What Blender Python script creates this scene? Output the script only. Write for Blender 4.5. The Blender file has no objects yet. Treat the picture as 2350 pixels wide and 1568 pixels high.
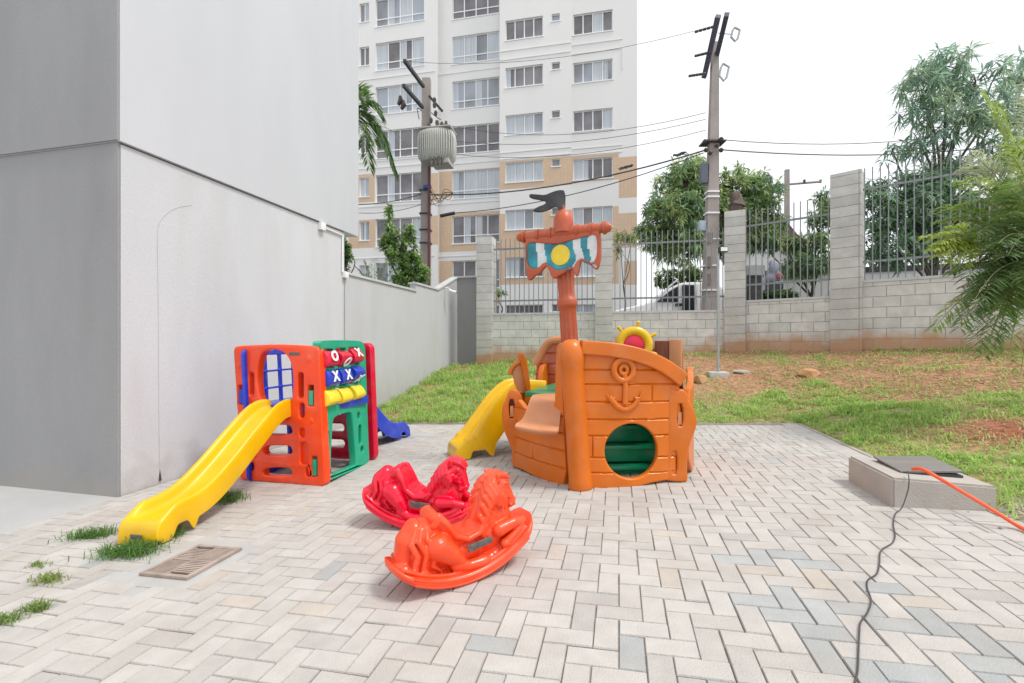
import bpy, bmesh, math, random
import numpy as np
from mathutils import Vector, Matrix, noise
random.seed(7); rng = np.random.default_rng(7)
sc = bpy.context.scene; COL = sc.collection
R = math.radians; PI = math.pi
# ---------------------------------------------------------------- survey helpers
# photo position (2350 x 1568 frame) -> point in the place, from the measured camera
F = 1044.0; TH = math.atan(245/1044); CT, ST = math.cos(TH), math.sin(TH); H = 1.2; K = .04
def ray(x, y):
    u = (x-1175)/F; v = (785-y)/F
    return Vector((-ST+u*CT, CT+u*ST, v))
CAM = Vector((0, 0, H))
def att(x, y, t): return CAM+ray(x, y)*t
def atX(x, y, X): d = ray(x, y); return CAM+d*(X/d.x)
def atY(x, y, Y): d = ray(x, y); return CAM+d*(Y/d.y)
def gp(x, y, h=0):
    d = ray(x, y); return CAM+d*((H-h)/(K*d.x-d.z))
# ---------------------------------------------------------------- object helpers
def tag(o, label=None, cat=None, group=None, kind=None):
    if label: o['label'] = label
    if cat: o['category'] = cat
    if group: o['group'] = group
    if kind: o['kind'] = kind
    return o
def empty(name, loc, label, cat, group=None, rz=0):
    o = bpy.data.objects.new(name, None); COL.objects.link(o); o.location = loc; o.rotation_euler = (0, 0, rz)
    o.empty_display_size = .1
    return tag(o, label, cat, group)
def finish(me, smooth=35):
    if smooth:
        me.shade_smooth(); me.set_sharp_from_angle(angle=R(smooth))
    elif smooth == 0: me.shade_flat()
def obj(name, me, mat=None, parent=None, smooth=35, world=True):
    """link mesh; with world=True its coordinates are world ones and are moved into the parent's frame"""
    if isinstance(me, bmesh.types.BMesh):
        bm = me; me = bpy.data.meshes.new(name); bm.to_mesh(me); bm.free()
    finish(me, smooth)
    if mat is not None:
        for m in (mat if isinstance(mat, (list, tuple)) else [mat]): me.materials.append(m)
    o = bpy.data.objects.new(name, me); COL.objects.link(o)
    if parent is not None:
        if world:
            m = Matrix.Identity(4); p = parent
            while p is not None:
                m = p.matrix_basis @ m if False else (Matrix.LocRotScale(p.location, p.rotation_euler, p.scale) @ m); p = p.parent
            me.transform(m.inverted())
        o.parent = parent
    return o
def top(name, me, mat, label, cat, group=None, kind=None, smooth=35):
    """a thing that is one mesh, its origin moved to its base"""
    if isinstance(me, bmesh.types.BMesh):
        bm = me; me = bpy.data.meshes.new(name); bm.to_mesh(me); bm.free()
    co = np.empty(len(me.vertices)*3, 'f'); me.vertices.foreach_get('co', co); co = co.reshape(-1, 3)
    c = (co.min(0)+co.max(0))/2; c[2] = co[:, 2].min()
    if kind is None: me.transform(Matrix.Translation(-Vector(c.tolist())))
    o = obj(name, me, mat, None, smooth)
    if kind is None: o.location = c.tolist()
    return tag(o, label, cat, group, kind)
def children(o): return [c for c in bpy.data.objects if c.parent == o]
def copy_tree(o, parent=None):
    c = o.copy(); COL.objects.link(c); c.parent = parent
    for ch in children(o): copy_tree(ch, c)
    return c
def bx(bm, lo, hi, M=None, bev=0, mi=0):
    b = bmesh.new(); bmesh.ops.create_cube(b, size=1)
    lo, hi = Vector(lo), Vector(hi); s = hi-lo; c = (hi+lo)/2
    for v in b.verts: v.co = Vector((v.co.x*s.x+c.x, v.co.y*s.y+c.y, v.co.z*s.z+c.z))
    if bev: bmesh.ops.bevel(b, geom=b.edges[:]+b.verts[:], offset=bev, segments=2, affect='EDGES', profile=.7)
    for f in b.faces: f.material_index = mi
    merge(bm, b, M)
def merge(bm, b, M=None):
    me = bpy.data.meshes.new('t'); b.to_mesh(me); b.free()
    if M is not None: me.transform(M)
    bm.from_mesh(me); bpy.data.meshes.remove(me)
def box(lo, hi, M=None, bev=0):
    bm = bmesh.new(); bx(bm, lo, hi, M, bev); return bm
def tube(bm, pts, r, n=8, cap=True):
    pts = [Vector(p) for p in pts]; rs = r if isinstance(r, (list, tuple)) else [r]*len(pts)
    rings = []; prev = None
    for i, p in enumerate(pts):
        d = (pts[min(i+1, len(pts)-1)]-pts[max(i-1, 0)]).normalized()
        if prev is None: a = d.orthogonal().normalized()
        else:
            a = prev-d*prev.dot(d); a = a.normalized() if a.length > 1e-6 else d.orthogonal().normalized()
        prev = a; b = d.cross(a)
        rings.append([bm.verts.new(p+(a*math.cos(2*PI*k/n)+b*math.sin(2*PI*k/n))*rs[i]) for k in range(n)])
    for i in range(len(pts)-1):
        for k in range(n): bm.faces.new((rings[i][k], rings[i][(k+1) % n], rings[i+1][(k+1) % n], rings[i+1][k]))
    if cap: bm.faces.new(rings[0][::-1]); bm.faces.new(rings[-1])
def smoothpath(pts, n=8):
    pts = [Vector(p) for p in pts]; out = []
    for i in range(len(pts)-1):
        p0, p1, p2, p3 = pts[max(i-1, 0)], pts[i], pts[i+1], pts[min(i+2, len(pts)-1)]
        for k in range(n):
            t = k/n
            out.append(.5*((2*p1)+(p2-p0)*t+(2*p0-5*p1+4*p2-p3)*t*t+(3*p1-p0-3*p2+p3)*t**3))
    return out+[pts[-1]]
def lathe(bm, prof, M=None, n=24):
    b = bmesh.new(); rings = []
    for r, z in prof: rings.append([b.verts.new((max(r, 1e-4)*math.cos(2*PI*k/n), max(r, 1e-4)*math.sin(2*PI*k/n), z)) for k in range(n)])
    for i in range(len(prof)-1):
        for k in range(n): b.faces.new((rings[i][k], rings[i][(k+1) % n], rings[i+1][(k+1) % n], rings[i+1][k]))
    b.faces.new(rings[0][::-1]); b.faces.new(rings[-1])
    merge(bm, b, M)
def slab(outlines, thick, bev=.008, res=2):
    """2-D outlines (first the outside, then the holes) -> rounded slab mesh in the XY plane, centred on z=0"""
    cu = bpy.data.curves.new('c', 'CURVE'); cu.dimensions = '2D'; cu.fill_mode = 'BOTH'
    cu.extrude = max(thick/2-bev, 0); cu.bevel_depth = bev; cu.bevel_resolution = res; cu.offset = -bev
    for ol in outlines:
        sp = cu.splines.new('POLY'); sp.points.add(len(ol)-1); sp.use_cyclic_u = True
        for p, q in zip(sp.points, ol): p.co = (q[0], q[1], 0, 1)
    o = bpy.data.objects.new('c', cu); COL.objects.link(o)
    dg = bpy.context.evaluated_depsgraph_get(); me = bpy.data.meshes.new_from_object(o.evaluated_get(dg))
    bpy.data.objects.remove(o); bpy.data.curves.remove(cu)
    bm = bmesh.new(); bm.from_mesh(me); bpy.data.meshes.remove(me)
    bmesh.ops.remove_doubles(bm, verts=bm.verts, dist=1e-5); bmesh.ops.recalc_face_normals(bm, faces=bm.faces)
    return bm
def textmesh(s, size, depth=.004, shear=0):
    cu = bpy.data.curves.new('t', 'FONT'); cu.body = s; cu.size = size; cu.extrude = depth; cu.offset = size*.035; cu.shear = shear
    cu.align_x = 'CENTER'; cu.align_y = 'CENTER'
    o = bpy.data.objects.new('t', cu); COL.objects.link(o)
    dg = bpy.context.evaluated_depsgraph_get(); me = bpy.data.meshes.new_from_object(o.evaluated_get(dg))
    bpy.data.objects.remove(o); return me
def frame(P0, P1, up=(0, 0, 1)):
    """matrix whose x runs from P0 to P1 on the ground, y is up, z is the normal"""
    d = Vector((P1[0]-P0[0], P1[1]-P0[1], 0)).normalized(); up = Vector(up).normalized(); n = d.cross(up)
    return Matrix(((d.x, up.x, n.x, P0[0]), (d.y, up.y, n.y, P0[1]), (d.z, up.z, n.z, 0), (0, 0, 0, 1)))
def onplane(P0, P1, up=(0, 0, 1)):
    M = frame(P0, P1, up); Mi = M.inverted(); n = M.to_3x3().col[2]; p0 = Vector((P0[0], P0[1], 0))
    def f(x, y):
        d = ray(x, y); t = (p0-CAM).dot(n)/d.dot(n); q = Mi @ (CAM+d*t); return (q.x, q.y)
    return M, f
def chaikin(p, n=2):
    for _ in range(n):
        q = []
        for i in range(len(p)):
            a, b = p[i], p[(i+1) % len(p)]
            q += [(a[0]*.75+b[0]*.25, a[1]*.75+b[1]*.25), (a[0]*.25+b[0]*.75, a[1]*.25+b[1]*.75)]
        p = q
    return p
def rnd(p, r, n=3):
    q = []; N_ = len(p); P_ = [Vector((a[0], a[1])) for a in p]
    for i in range(N_):
        a, b, c = P_[i-1], P_[i], P_[(i+1) % N_]; ra = min(r, (a-b).length*.48); rc = min(r, (c-b).length*.48); u = b+(a-b).normalized()*ra; v = b+(c-b).normalized()*rc
        for k in range(n+1): t = k/n; w_ = u*(1-t)**2+b*2*t*(1-t)+v*t*t; q.append((w_.x, w_.y))
    return q
def rrect(x0, y0, x1, y1, r=.02, n=5):
    r = min(r, (x1-x0)/2*.99, (y1-y0)/2*.99); o = []
    for cx, cy, a in ((x1-r, y1-r, 0), (x0+r, y1-r, 90), (x0+r, y0+r, 180), (x1-r, y0+r, 270)):
        for k in range(n+1): t = R(a+90*k/n); o.append((cx+r*math.cos(t), cy+r*math.sin(t)))
    return o
def ell(cx, cy, rx, ry, n=28): return [(cx+rx*math.cos(2*PI*k/n), cy+ry*math.sin(2*PI*k/n)) for k in range(n)]
_T = {}
def sph(bm, c, r, sc3=(1, 1, 1), rot=None, seg=None):
    if seg is None: seg = 18 if r > .06 else 14 if r > .03 else 10
    if seg not in _T:
        nv = seg//2+1; vs = [(0, 0, 1)]+[(math.sin(PI*j/nv)*math.cos(2*PI*k/seg), math.sin(PI*j/nv)*math.sin(2*PI*k/seg), math.cos(PI*j/nv)) for j in range(1, nv) for k in range(seg)]+[(0, 0, -1)]
        fs = [(0, 1+k, 1+(k+1) % seg) for k in range(seg)]; L_ = len(vs)-1
        for j in range(nv-2):
            for k in range(seg): a = 1+j*seg; fs.append((a+k, a+seg+k, a+seg+(k+1) % seg, a+(k+1) % seg))
        a = 1+(nv-2)*seg; fs += [(L_, a+(k+1) % seg, a+k) for k in range(seg)]; _T[seg] = (vs, fs)
    vs, fs = _T[seg]; c = Vector(c); S = Vector((r*sc3[0], r*sc3[1], r*sc3[2])); new = []
    for v in vs:
        q = Vector((v[0]*S.x, v[1]*S.y, v[2]*S.z)); q = rot @ q if rot else q; new.append(bm.verts.new(c+q))
    for f in fs: bm.faces.new([new[i] for i in f])
def chain(bm, pts, rs, sq=(1, 1, 1), step=.36):
    """overlapping balls along a path, to be fused by fuse()"""
    for i in range(len(pts)-1):
        a, b = Vector(pts[i]), Vector(pts[i+1]); r0, r1 = rs[i], rs[i+1]
        n = max(1, int((b-a).length/(min(r0, r1)*step)))
        for k in range(n+1): t = k/n; sph(bm, a.lerp(b, t), r0+(r1-r0)*t, sq)
def fuse(bm, voxel=.008, smooth=3, keep=None):
    me = bpy.data.meshes.new('f'); bm.to_mesh(me); bm.free(); o = bpy.data.objects.new('f', me); COL.objects.link(o)
    m = o.modifiers.new('r', 'REMESH'); m.mode = 'VOXEL'; m.voxel_size = voxel
    m = o.modifiers.new('s', 'SMOOTH'); m.iterations = smooth; m.factor = .5
    dg = bpy.context.evaluated_depsgraph_get(); out = bpy.data.meshes.new_from_object(o.evaluated_get(dg))
    bpy.data.objects.remove(o); bpy.data.meshes.remove(me); return out
def nmesh(name, V, Fc, col=None):
    """mesh from numpy: V (n,3), Fc (m,4) quads, optional per-face colour"""
    me = bpy.data.meshes.new(name); n, m = len(V), len(Fc); k = Fc.shape[1]
    me.vertices.add(n); me.vertices.foreach_set('co', V.astype('f').ravel())
    me.loops.add(m*k); me.loops.foreach_set('vertex_index', Fc.astype('i').ravel())
    me.polygons.add(m); me.polygons.foreach_set('loop_start', np.arange(0, m*k, k, dtype='i'))
    me.update(calc_edges=True)
    if col is not None:
        a = me.attributes.new('Col', 'FLOAT_COLOR', 'FACE'); c4 = np.ones((m, 4), 'f'); c4[:, :3] = col; a.data.foreach_set('color', c4.ravel())
    return me
# ---------------------------------------------------------------- materials
def newmat(name):
    m = bpy.data.materials.new(name); m.use_nodes = True; nt = m.node_tree; return m, nt, nt.nodes, nt.links, nt.nodes['Principled BSDF']
def mat(name, col, rough=.6, var=.12, scale=6., bump=0., bscale=60., spec=.5, metal=0., dirt=None, dirt_amt=.3, dscale=3., attr=False, coat=0, stretch=None, base=None):
    m, nt, N, L, b = newmat(name)
    tc = N.new('ShaderNodeTexCoord'); src = tc.outputs['Object']
    if stretch:
        mp = N.new('ShaderNodeMapping'); mp.inputs['Scale'].default_value = stretch; L.new(src, mp.inputs[0]); src = mp.outputs[0]
    nz = N.new('ShaderNodeTexNoise'); nz.inputs['Scale'].default_value = scale; nz.inputs['Detail'].default_value = 6; L.new(src, nz.inputs['Vector'])
    mr = N.new('ShaderNodeMapRange'); mr.inputs['From Min'].default_value = .3; mr.inputs['From Max'].default_value = .7
    mr.inputs['To Min'].default_value = 1-var; mr.inputs['To Max'].default_value = 1+var; L.new(nz.outputs['Fac'], mr.inputs[0])
    mx = N.new('ShaderNodeMix'); mx.data_type = 'RGBA'; mx.blend_type = 'MULTIPLY'; mx.inputs[0].default_value = 1
    if attr:
        at = N.new('ShaderNodeAttribute'); at.attribute_name = 'Col'; L.new(at.outputs['Color'], mx.inputs[6])
    else: mx.inputs[6].default_value = (*col, 1)
    L.new(mr.outputs[0], mx.inputs[7]); out = mx.outputs[2]
    if dirt:
        n2 = N.new('ShaderNodeTexNoise'); n2.inputs['Scale'].default_value = dscale; n2.inputs['Detail'].default_value = 8; L.new(src, n2.inputs['Vector'])
        r2 = N.new('ShaderNodeMapRange'); r2.inputs['From Min'].default_value = .5; r2.inputs['From Max'].default_value = .72; r2.inputs['To Max'].default_value = dirt_amt
        L.new(n2.outputs['Fac'], r2.inputs[0])
        m2 = N.new('ShaderNodeMix'); m2.data_type = 'RGBA'; L.new(r2.outputs[0], m2.inputs[0]); L.new(out, m2.inputs[6]); m2.inputs[7].default_value = (*dirt, 1); out = m2.outputs[2]
    if base:
        sp_ = N.new('ShaderNodeSeparateXYZ'); L.new(tc.outputs['Object'], sp_.inputs[0]); n3 = N.new('ShaderNodeTexNoise'); n3.inputs['Scale'].default_value = 4; n3.inputs['Detail'].default_value = 8; L.new(tc.outputs['Object'], n3.inputs['Vector'])
        ma = N.new('ShaderNodeMath'); ma.operation = 'MULTIPLY_ADD'; ma.inputs[1].default_value = -.8; L.new(n3.outputs['Fac'], ma.inputs[0]); L.new(sp_.outputs['Z'], ma.inputs[2])
        r3 = N.new('ShaderNodeMapRange'); r3.inputs['From Min'].default_value = base[0]-.4; r3.inputs['From Max'].default_value = base[1]-.4; r3.inputs['To Min'].default_value = .55; r3.inputs['To Max'].default_value = 0; L.new(ma.outputs[0], r3.inputs[0])
        m3 = N.new('ShaderNodeMix'); m3.data_type = 'RGBA'; L.new(r3.outputs[0], m3.inputs[0]); L.new(out, m3.inputs[6]); m3.inputs[7].default_value = (.36, .33, .29, 1); out = m3.outputs[2]
    L.new(out, b.inputs['Base Color'])
    b.inputs['Roughness'].default_value = rough; b.inputs['Specular IOR Level'].default_value = spec; b.inputs['Metallic'].default_value = metal
    b.inputs['Coat Weight'].default_value = coat
    if bump:
        nb = N.new('ShaderNodeTexNoise'); nb.inputs['Scale'].default_value = bscale; nb.inputs['Detail'].default_value = 5; L.new(src, nb.inputs['Vector'])
        bp = N.new('ShaderNodeBump'); bp.inputs['Strength'].default_value = bump; bp.inputs['Distance'].default_value = .01; L.new(nb.outputs['Fac'], bp.inputs['Height']); L.new(bp.outputs[0], b.inputs['Normal'])
    return m
def plastic(name, col, rough=.34, fade=.05):
    pale = tuple(min(1, c*.7+.3*d) for c, d in zip(col, (.62, .56, .46)))
    return mat(name, col, rough, .08, 4, .12, 16, .5, dirt=pale, dirt_amt=min(1, .10+fade*2.6), dscale=5.5, coat=.08)
def leafmat(name, rough=.5):
    m, nt, N, L, b = newmat(name)
    at = N.new('ShaderNodeAttribute'); at.attribute_name = 'Col'; L.new(at.outputs['Color'], b.inputs['Base Color'])
    b.inputs['Roughness'].default_value = rough; b.inputs['Specular IOR Level'].default_value = .35
    tr = N.new('ShaderNodeBsdfTranslucent'); mx = N.new('ShaderNodeMixShader'); mx.inputs[0].default_value = .35
    hs = N.new('ShaderNodeHueSaturation'); hs.inputs['Value'].default_value = 1.7; L.new(at.outputs['Color'], hs.inputs['Color']); L.new(hs.outputs[0], tr.inputs[0])
    L.new(b.outputs[0], mx.inputs[1]); L.new(tr.outputs[0], mx.inputs[2]); L.new(mx.outputs[0], N['Material Output'].inputs[0])
    return m
def blockmat(name, base_z=None, ox=0.0, w=.4, soil=True, tone=.95):
    """grey concrete blocks; x along the wall and z up in object space; base_z = local height of the ground for the red splash"""
    m, nt, N, L, b = newmat(name)
    tc = N.new('ShaderNodeTexCoord'); sp = N.new('ShaderNodeSeparateXYZ'); L.new(tc.outputs['Object'], sp.inputs[0])
    ad = N.new('ShaderNodeMath'); ad.operation = 'ADD'; L.new(sp.outputs['X'], ad.inputs[0]); L.new(sp.outputs['Y'], ad.inputs[1])
    a2 = N.new('ShaderNodeMath'); a2.inputs[1].default_value = ox; L.new(ad.outputs[0], a2.inputs[0])
    cb = N.new('ShaderNodeCombineXYZ'); L.new(a2.outputs[0], cb.inputs[0]); L.new(sp.outputs['Z'], cb.inputs[1])
    nw = N.new('ShaderNodeTexNoise'); nw.inputs['Scale'].default_value = 9; L.new(tc.outputs['Object'], nw.inputs['Vector'])
    sb = N.new('ShaderNodeVectorMath'); sb.operation = 'SUBTRACT'; L.new(nw.outputs['Color'], sb.inputs[0]); sb.inputs[1].default_value = (.5, .5, .5)
    scn = N.new('ShaderNodeVectorMath'); scn.operation = 'SCALE'; scn.inputs['Scale'].default_value = .008; L.new(sb.outputs[0], scn.inputs[0])
    va = N.new('ShaderNodeVectorMath'); va.operation = 'ADD'; L.new(cb.outputs[0], va.inputs[0]); L.new(scn.outputs[0], va.inputs[1])
    br = N.new('ShaderNodeTexBrick'); br.inputs['Scale'].default_value = 1; br.inputs['Brick Width'].default_value = w; br.inputs['Row Height'].default_value = .2
    br.inputs['Mortar Size'].default_value = .005; br.inputs['Mortar Smooth'].default_value = .3; br.offset = .5 if w < .5 else 0; br.inputs['Bias'].default_value = 0
    br.inputs['Color1'].default_value = (.70, .69, .665, 1); br.inputs['Color2'].default_value = (.61, .60, .58, 1); br.inputs['Mortar'].default_value = (.27, .25, .23, 1)
    L.new(va.outputs[0], br.inputs['Vector'])
    nz = N.new('ShaderNodeTexNoise'); nz.inputs['Scale'].default_value = 3.5; nz.inputs['Detail'].default_value = 9; nz.inputs['Roughness'].default_value = .65; L.new(tc.outputs['Object'], nz.inputs['Vector'])
    mr = N.new('ShaderNodeMapRange'); mr.inputs['From Min'].default_value = .3; mr.inputs['From Max'].default_value = .7; mr.inputs['To Min'].default_value = .80*tone; mr.inputs['To Max'].default_value = 1.12*tone; L.new(nz.outputs['Fac'], mr.inputs[0])
    mx = N.new('ShaderNodeMix'); mx.data_type = 'RGBA'; mx.blend_type = 'MULTIPLY'; mx.inputs[0].default_value = 1; L.new(br.outputs['Color'], mx.inputs[6]); L.new(mr.outputs[0], mx.inputs[7])
    out = mx.outputs[2]
    if soil:
        n2 = N.new('ShaderNodeTexNoise'); n2.inputs['Scale'].default_value = 2.6; n2.inputs['Detail'].default_value = 6; L.new(tc.outputs['Object'], n2.inputs['Vector'])
        mu = N.new('ShaderNodeMath'); mu.operation = 'MULTIPLY_ADD'; mu.inputs[1].default_value = -.75; L.new(n2.outputs['Fac'], mu.inputs[0]); L.new(sp.outputs['Z'], mu.inputs[2])
        r2 = N.new('ShaderNodeMapRange'); r2.inputs['From Min'].default_value = -.30; r2.inputs['From Max'].default_value = .10; r2.inputs['To Min'].default_value = .9; r2.inputs['To Max'].default_value = 0; L.new(mu.outputs[0], r2.inputs[0])
        r2.interpolation_type = 'SMOOTHSTEP'
        m2 = N.new('ShaderNodeMix'); m2.data_type = 'RGBA'; L.new(r2.outputs[0], m2.inputs[0]); L.new(out, m2.inputs[6]); m2.inputs[7].default_value = (.46, .255, .14, 1); out = m2.outputs[2]
    L.new(out, b.inputs['Base Color']); b.inputs['Roughness'].default_value = .93
    nb = N.new('ShaderNodeTexNoise'); nb.inputs['Scale'].default_value = 90; L.new(tc.outputs['Object'], nb.inputs['Vector'])
    b1 = N.new('ShaderNodeBump'); b1.inputs['Strength'].default_value = .25; b1.inputs['Distance'].default_value = .01; L.new(nb.outputs['Fac'], b1.inputs['Height'])
    b2 = N.new('ShaderNodeBump'); b2.inputs['Strength'].default_value = .7; b2.inputs['Distance'].default_value = .008; b2.invert = True; L.new(br.outputs['Fac'], b2.inputs['Height']); L.new(b1.outputs[0], b2.inputs['Normal'])
    L.new(b2.outputs[0], b.inputs['Normal']); return m
def hullmat(name, col, w=.62, h=.135):
    """moulded plank grooves through the UV map (u along the board, v up, in metres)"""
    m = plastic(name, col, .38, .05); nt = m.node_tree; N, L = nt.nodes, nt.links; b = N['Principled BSDF']
    uv = N.new('ShaderNodeUVMap'); br = N.new('ShaderNodeTexBrick'); br.inputs['Scale'].default_value = 1; br.inputs['Brick Width'].default_value = w; br.inputs['Row Height'].default_value = h
    br.inputs['Mortar Size'].default_value = .007; br.inputs['Mortar Smooth'].default_value = 1; br.offset = .37; L.new(uv.outputs[0], br.inputs['Vector'])
    bp = N.new('ShaderNodeBump'); bp.invert = True; bp.inputs['Strength'].default_value = 1; bp.inputs['Distance'].default_value = .012; L.new(br.outputs['Fac'], bp.inputs['Height'])
    old = b.inputs['Normal'].links[0].from_node; L.new(old.outputs[0], bp.inputs['Normal']); L.new(bp.outputs[0], b.inputs['Normal'])
    return m
M = {}
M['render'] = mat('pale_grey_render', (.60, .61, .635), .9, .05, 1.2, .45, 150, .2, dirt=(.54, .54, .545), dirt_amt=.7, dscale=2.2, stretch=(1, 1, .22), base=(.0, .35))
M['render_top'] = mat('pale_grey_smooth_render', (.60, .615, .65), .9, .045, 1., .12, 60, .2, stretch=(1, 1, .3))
M['render_shaded'] = mat('pale_grey_render_shaded', (.30, .30, .305), .85, .09, 1.2, .3, 120, .2, stretch=(1, 1, .3), base=(.0, .3), dirt=(.36, .36, .37), dirt_amt=.6, dscale=.9)  # same pale render, with the shade of the end face put into its colour
M['wall_paint'] = mat('grey_wall_paint', (.52, .525, .55), .85, .04, 1.2, .25, 120, .2, dirt=(.44, .43, .42), dirt_amt=.35, dscale=1.4, stretch=(1, 1, .35), base=(.0, .9))
M['coping'] = mat('concrete_coping', (.52, .53, .53), .85, .08, 5, .2, 60)
M['concrete'] = mat('weathered_concrete', (.44, .41, .375), .92, .12, 3, .4, 60, .2, dirt=(.33, .27, .21), dirt_amt=.5)
M['concrete_floor'] = mat('smooth_concrete', (.42, .42, .415), .8, .08, 2, .15, 40, .3)
M['polecon'] = mat('pole_concrete', (.36, .32, .30), .9, .1, 2, .3, 40, .2, dirt=(.27, .24, .22), dirt_amt=.5)
M['white'] = mat('white_paint', (.80, .80, .79), .7, .03, .6, spec=.3)
M['facade'] = mat('white_facade_paint', (.76, .755, .74), .85, .025, .25, spec=.2, dirt=(.68, .67, .66), dirt_amt=.4, dscale=.35, stretch=(1, 1, .25))
M['frame_white'] = mat('white_aluminium', (.82, .82, .82), .45, .02, 4)
M['metal'] = mat('grey_painted_metal', (.25, .27, .275), .5, .12, 20, metal=.3)
M['galv'] = mat('galvanised_metal', (.42, .44, .45), .5, .1, 10, metal=.5)
M['dark'] = mat('dark_metal', (.04, .04, .045), .5, .2, 8)
M['rust'] = mat('rusty_cast_iron', (.34, .27, .23), .8, .2, 12, .3, 80, dirt=(.5, .42, .36), dirt_amt=.6, dscale=8)
M['red'] = plastic('red_orange_plastic', (.90, .062, .006)); M['green'] = plastic('green_plastic', (.004, .37, .21)); M['crimson'] = plastic('crimson_plastic', (.66, .0, .035))
M['blue'] = plastic('blue_plastic', (.012, .045, .50)); M['yellow'] = plastic('yellow_plastic', (.76, .45, .0), .3, .0); M['yellow2'] = plastic('pale_yellow_plastic', (.9, .66, .03), .35, .3)
M['horse_red'] = plastic('glossy_red_plastic', (.78, .0, .03), .26, .06); M['horse_orange'] = plastic('glossy_orange_plastic', (.86, .065, .012), .32, .08)
M['hull'] = plastic('orange_plank_plastic', (.64, .15, .004), .36); M['orange'] = plastic('orange_plastic', (.60, .138, .004), .36); M['orange_pale'] = plastic('faded_orange_plastic', (.56, .23, .10), .45, .12)
M['terracotta'] = plastic('terracotta_plastic', (.45, .085, .03), .42, .10); M['deckgreen'] = plastic('deck_green_plastic', (.0, .27, .12), .35)
M['label'] = mat('worn_grey_label', (.12, .12, .11), .6, .4, 60); M['letter'] = mat('white_lettering', (.82, .82, .80), .5, .03, 9)
M['teal'] = mat('teal_print', (.03, .27, .33), .5, .4, 7, dirt=(.02, .10, .2), dirt_amt=.8, dscale=6); M['sailwhite'] = mat('white_print', (.62, .66, .67), .5, .15, 9); M['sailyellow'] = mat('yellow_print', (.80, .60, .04), .5, .12, 9)
M['slot'] = plastic('slot_shade_maroon', (.12, .012, .006), .5, .02); M['black'] = plastic('black_plastic', (.018, .018, .022), .4, .05); M['tile'] = None
M['bark'] = mat('tree_bark', (.13, .10, .085), .95, .3, 8, .8, 30); M['leaf'] = leafmat('leaves'); M['palmleaf'] = leafmat('palm_leaves', .4); M['grassblade'] = leafmat('grass_blades', .6)
M['hose'] = plastic('orange_hose_plastic', (.85, .10, .02), .35); M['cable'] = mat('black_cable_sheath', (.06, .06, .065), .5, .15, 10)
M['rock'] = mat('orange_rubble', (.55, .30, .15), .95, .2, 8, .8, 25, dirt=(.62, .45, .3), dirt_amt=.5, dscale=5); M['maroon'] = mat('maroon_pipe', (.12, .03, .03), .5, .1, 5)
M['porcelain'] = mat('brown_porcelain', (.06, .045, .045), .3, .1, 5); M['transf'] = mat('pale_grey_transformer_paint', (.48, .49, .45), .5, .06, 3, dirt=(.4, .36, .3), dirt_amt=.4, dscale=2)
M['curtain'] = mat('pale_curtain', (.52, .56, .60), .9, .12, 14, stretch=(1, 1, .02)); M['roofbrown'] = mat('brown_roof_tiles', (.13, .09, .08), .9, .25, 6, .5, 20)
M['carpaint'] = mat('white_car_paint', (.80, .80, .80), .25, .02, 2, coat=.5); M['tyre'] = mat('tyre_rubber', (.03, .03, .03), .8, .1, 9)
def glassmat():
    m, nt, N, L, b = newmat('window_glass'); tc = N.new('ShaderNodeTexCoord'); nz = N.new('ShaderNodeTexNoise'); nz.inputs['Scale'].default_value = .45; L.new(tc.outputs['Object'], nz.inputs['Vector'])
    cr = N.new('ShaderNodeValToRGB'); cr.color_ramp.elements[0].position = .35; cr.color_ramp.elements[0].color = (.21, .22, .235, 1); cr.color_ramp.elements[1].position = .65; cr.color_ramp.elements[1].color = (.38, .42, .48, 1)
    L.new(nz.outputs['Fac'], cr.inputs[0]); L.new(cr.outputs[0], b.inputs['Base Color']); b.inputs['Roughness'].default_value = .08; b.inputs['Specular IOR Level'].default_value = .5; return m
M['glass'] = glassmat(); M['glass_dark'] = mat('dark_room_glass', (.19, .185, .195), .1, .4, .8)
M['carglass'] = mat('dark_car_glass', (.03, .035, .045), .05, .1, 2)
def tilemat():
    m = mat('tan_facade_tile', (.66, .44, .27), .8, .05, 1.5, spec=.3); N, L = m.node_tree.nodes, m.node_tree.links; b = N['Principled BSDF']
    tc = N.new('ShaderNodeTexCoord'); mp = N.new('ShaderNodeMapping'); mp.inputs['Scale'].default_value = (1, 1, 1); L.new(tc.outputs['Object'], mp.inputs[0])
    sp = N.new('ShaderNodeSeparateXYZ'); L.new(mp.outputs[0], sp.inputs[0]); cb = N.new('ShaderNodeCombineXYZ'); L.new(sp.outputs['X'], cb.inputs[0]); L.new(sp.outputs['Z'], cb.inputs[1])
    br = N.new('ShaderNodeTexBrick'); br.inputs['Scale'].default_value = 1; br.inputs['Brick Width'].default_value = .2; br.inputs['Row Height'].default_value = .1; br.offset = 0; br.inputs['Mortar Size'].default_value = .008
    br.inputs['Color1'].default_value = (.68, .49, .34, 1); br.inputs['Color2'].default_value = (.63, .46, .32, 1); br.inputs['Mortar'].default_value = (.5, .40, .31, 1); L.new(cb.outputs[0], br.inputs[0]); L.new(br.outputs['Color'], b.inputs['Base Color']); return m
M['tile'] = tilemat()
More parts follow.
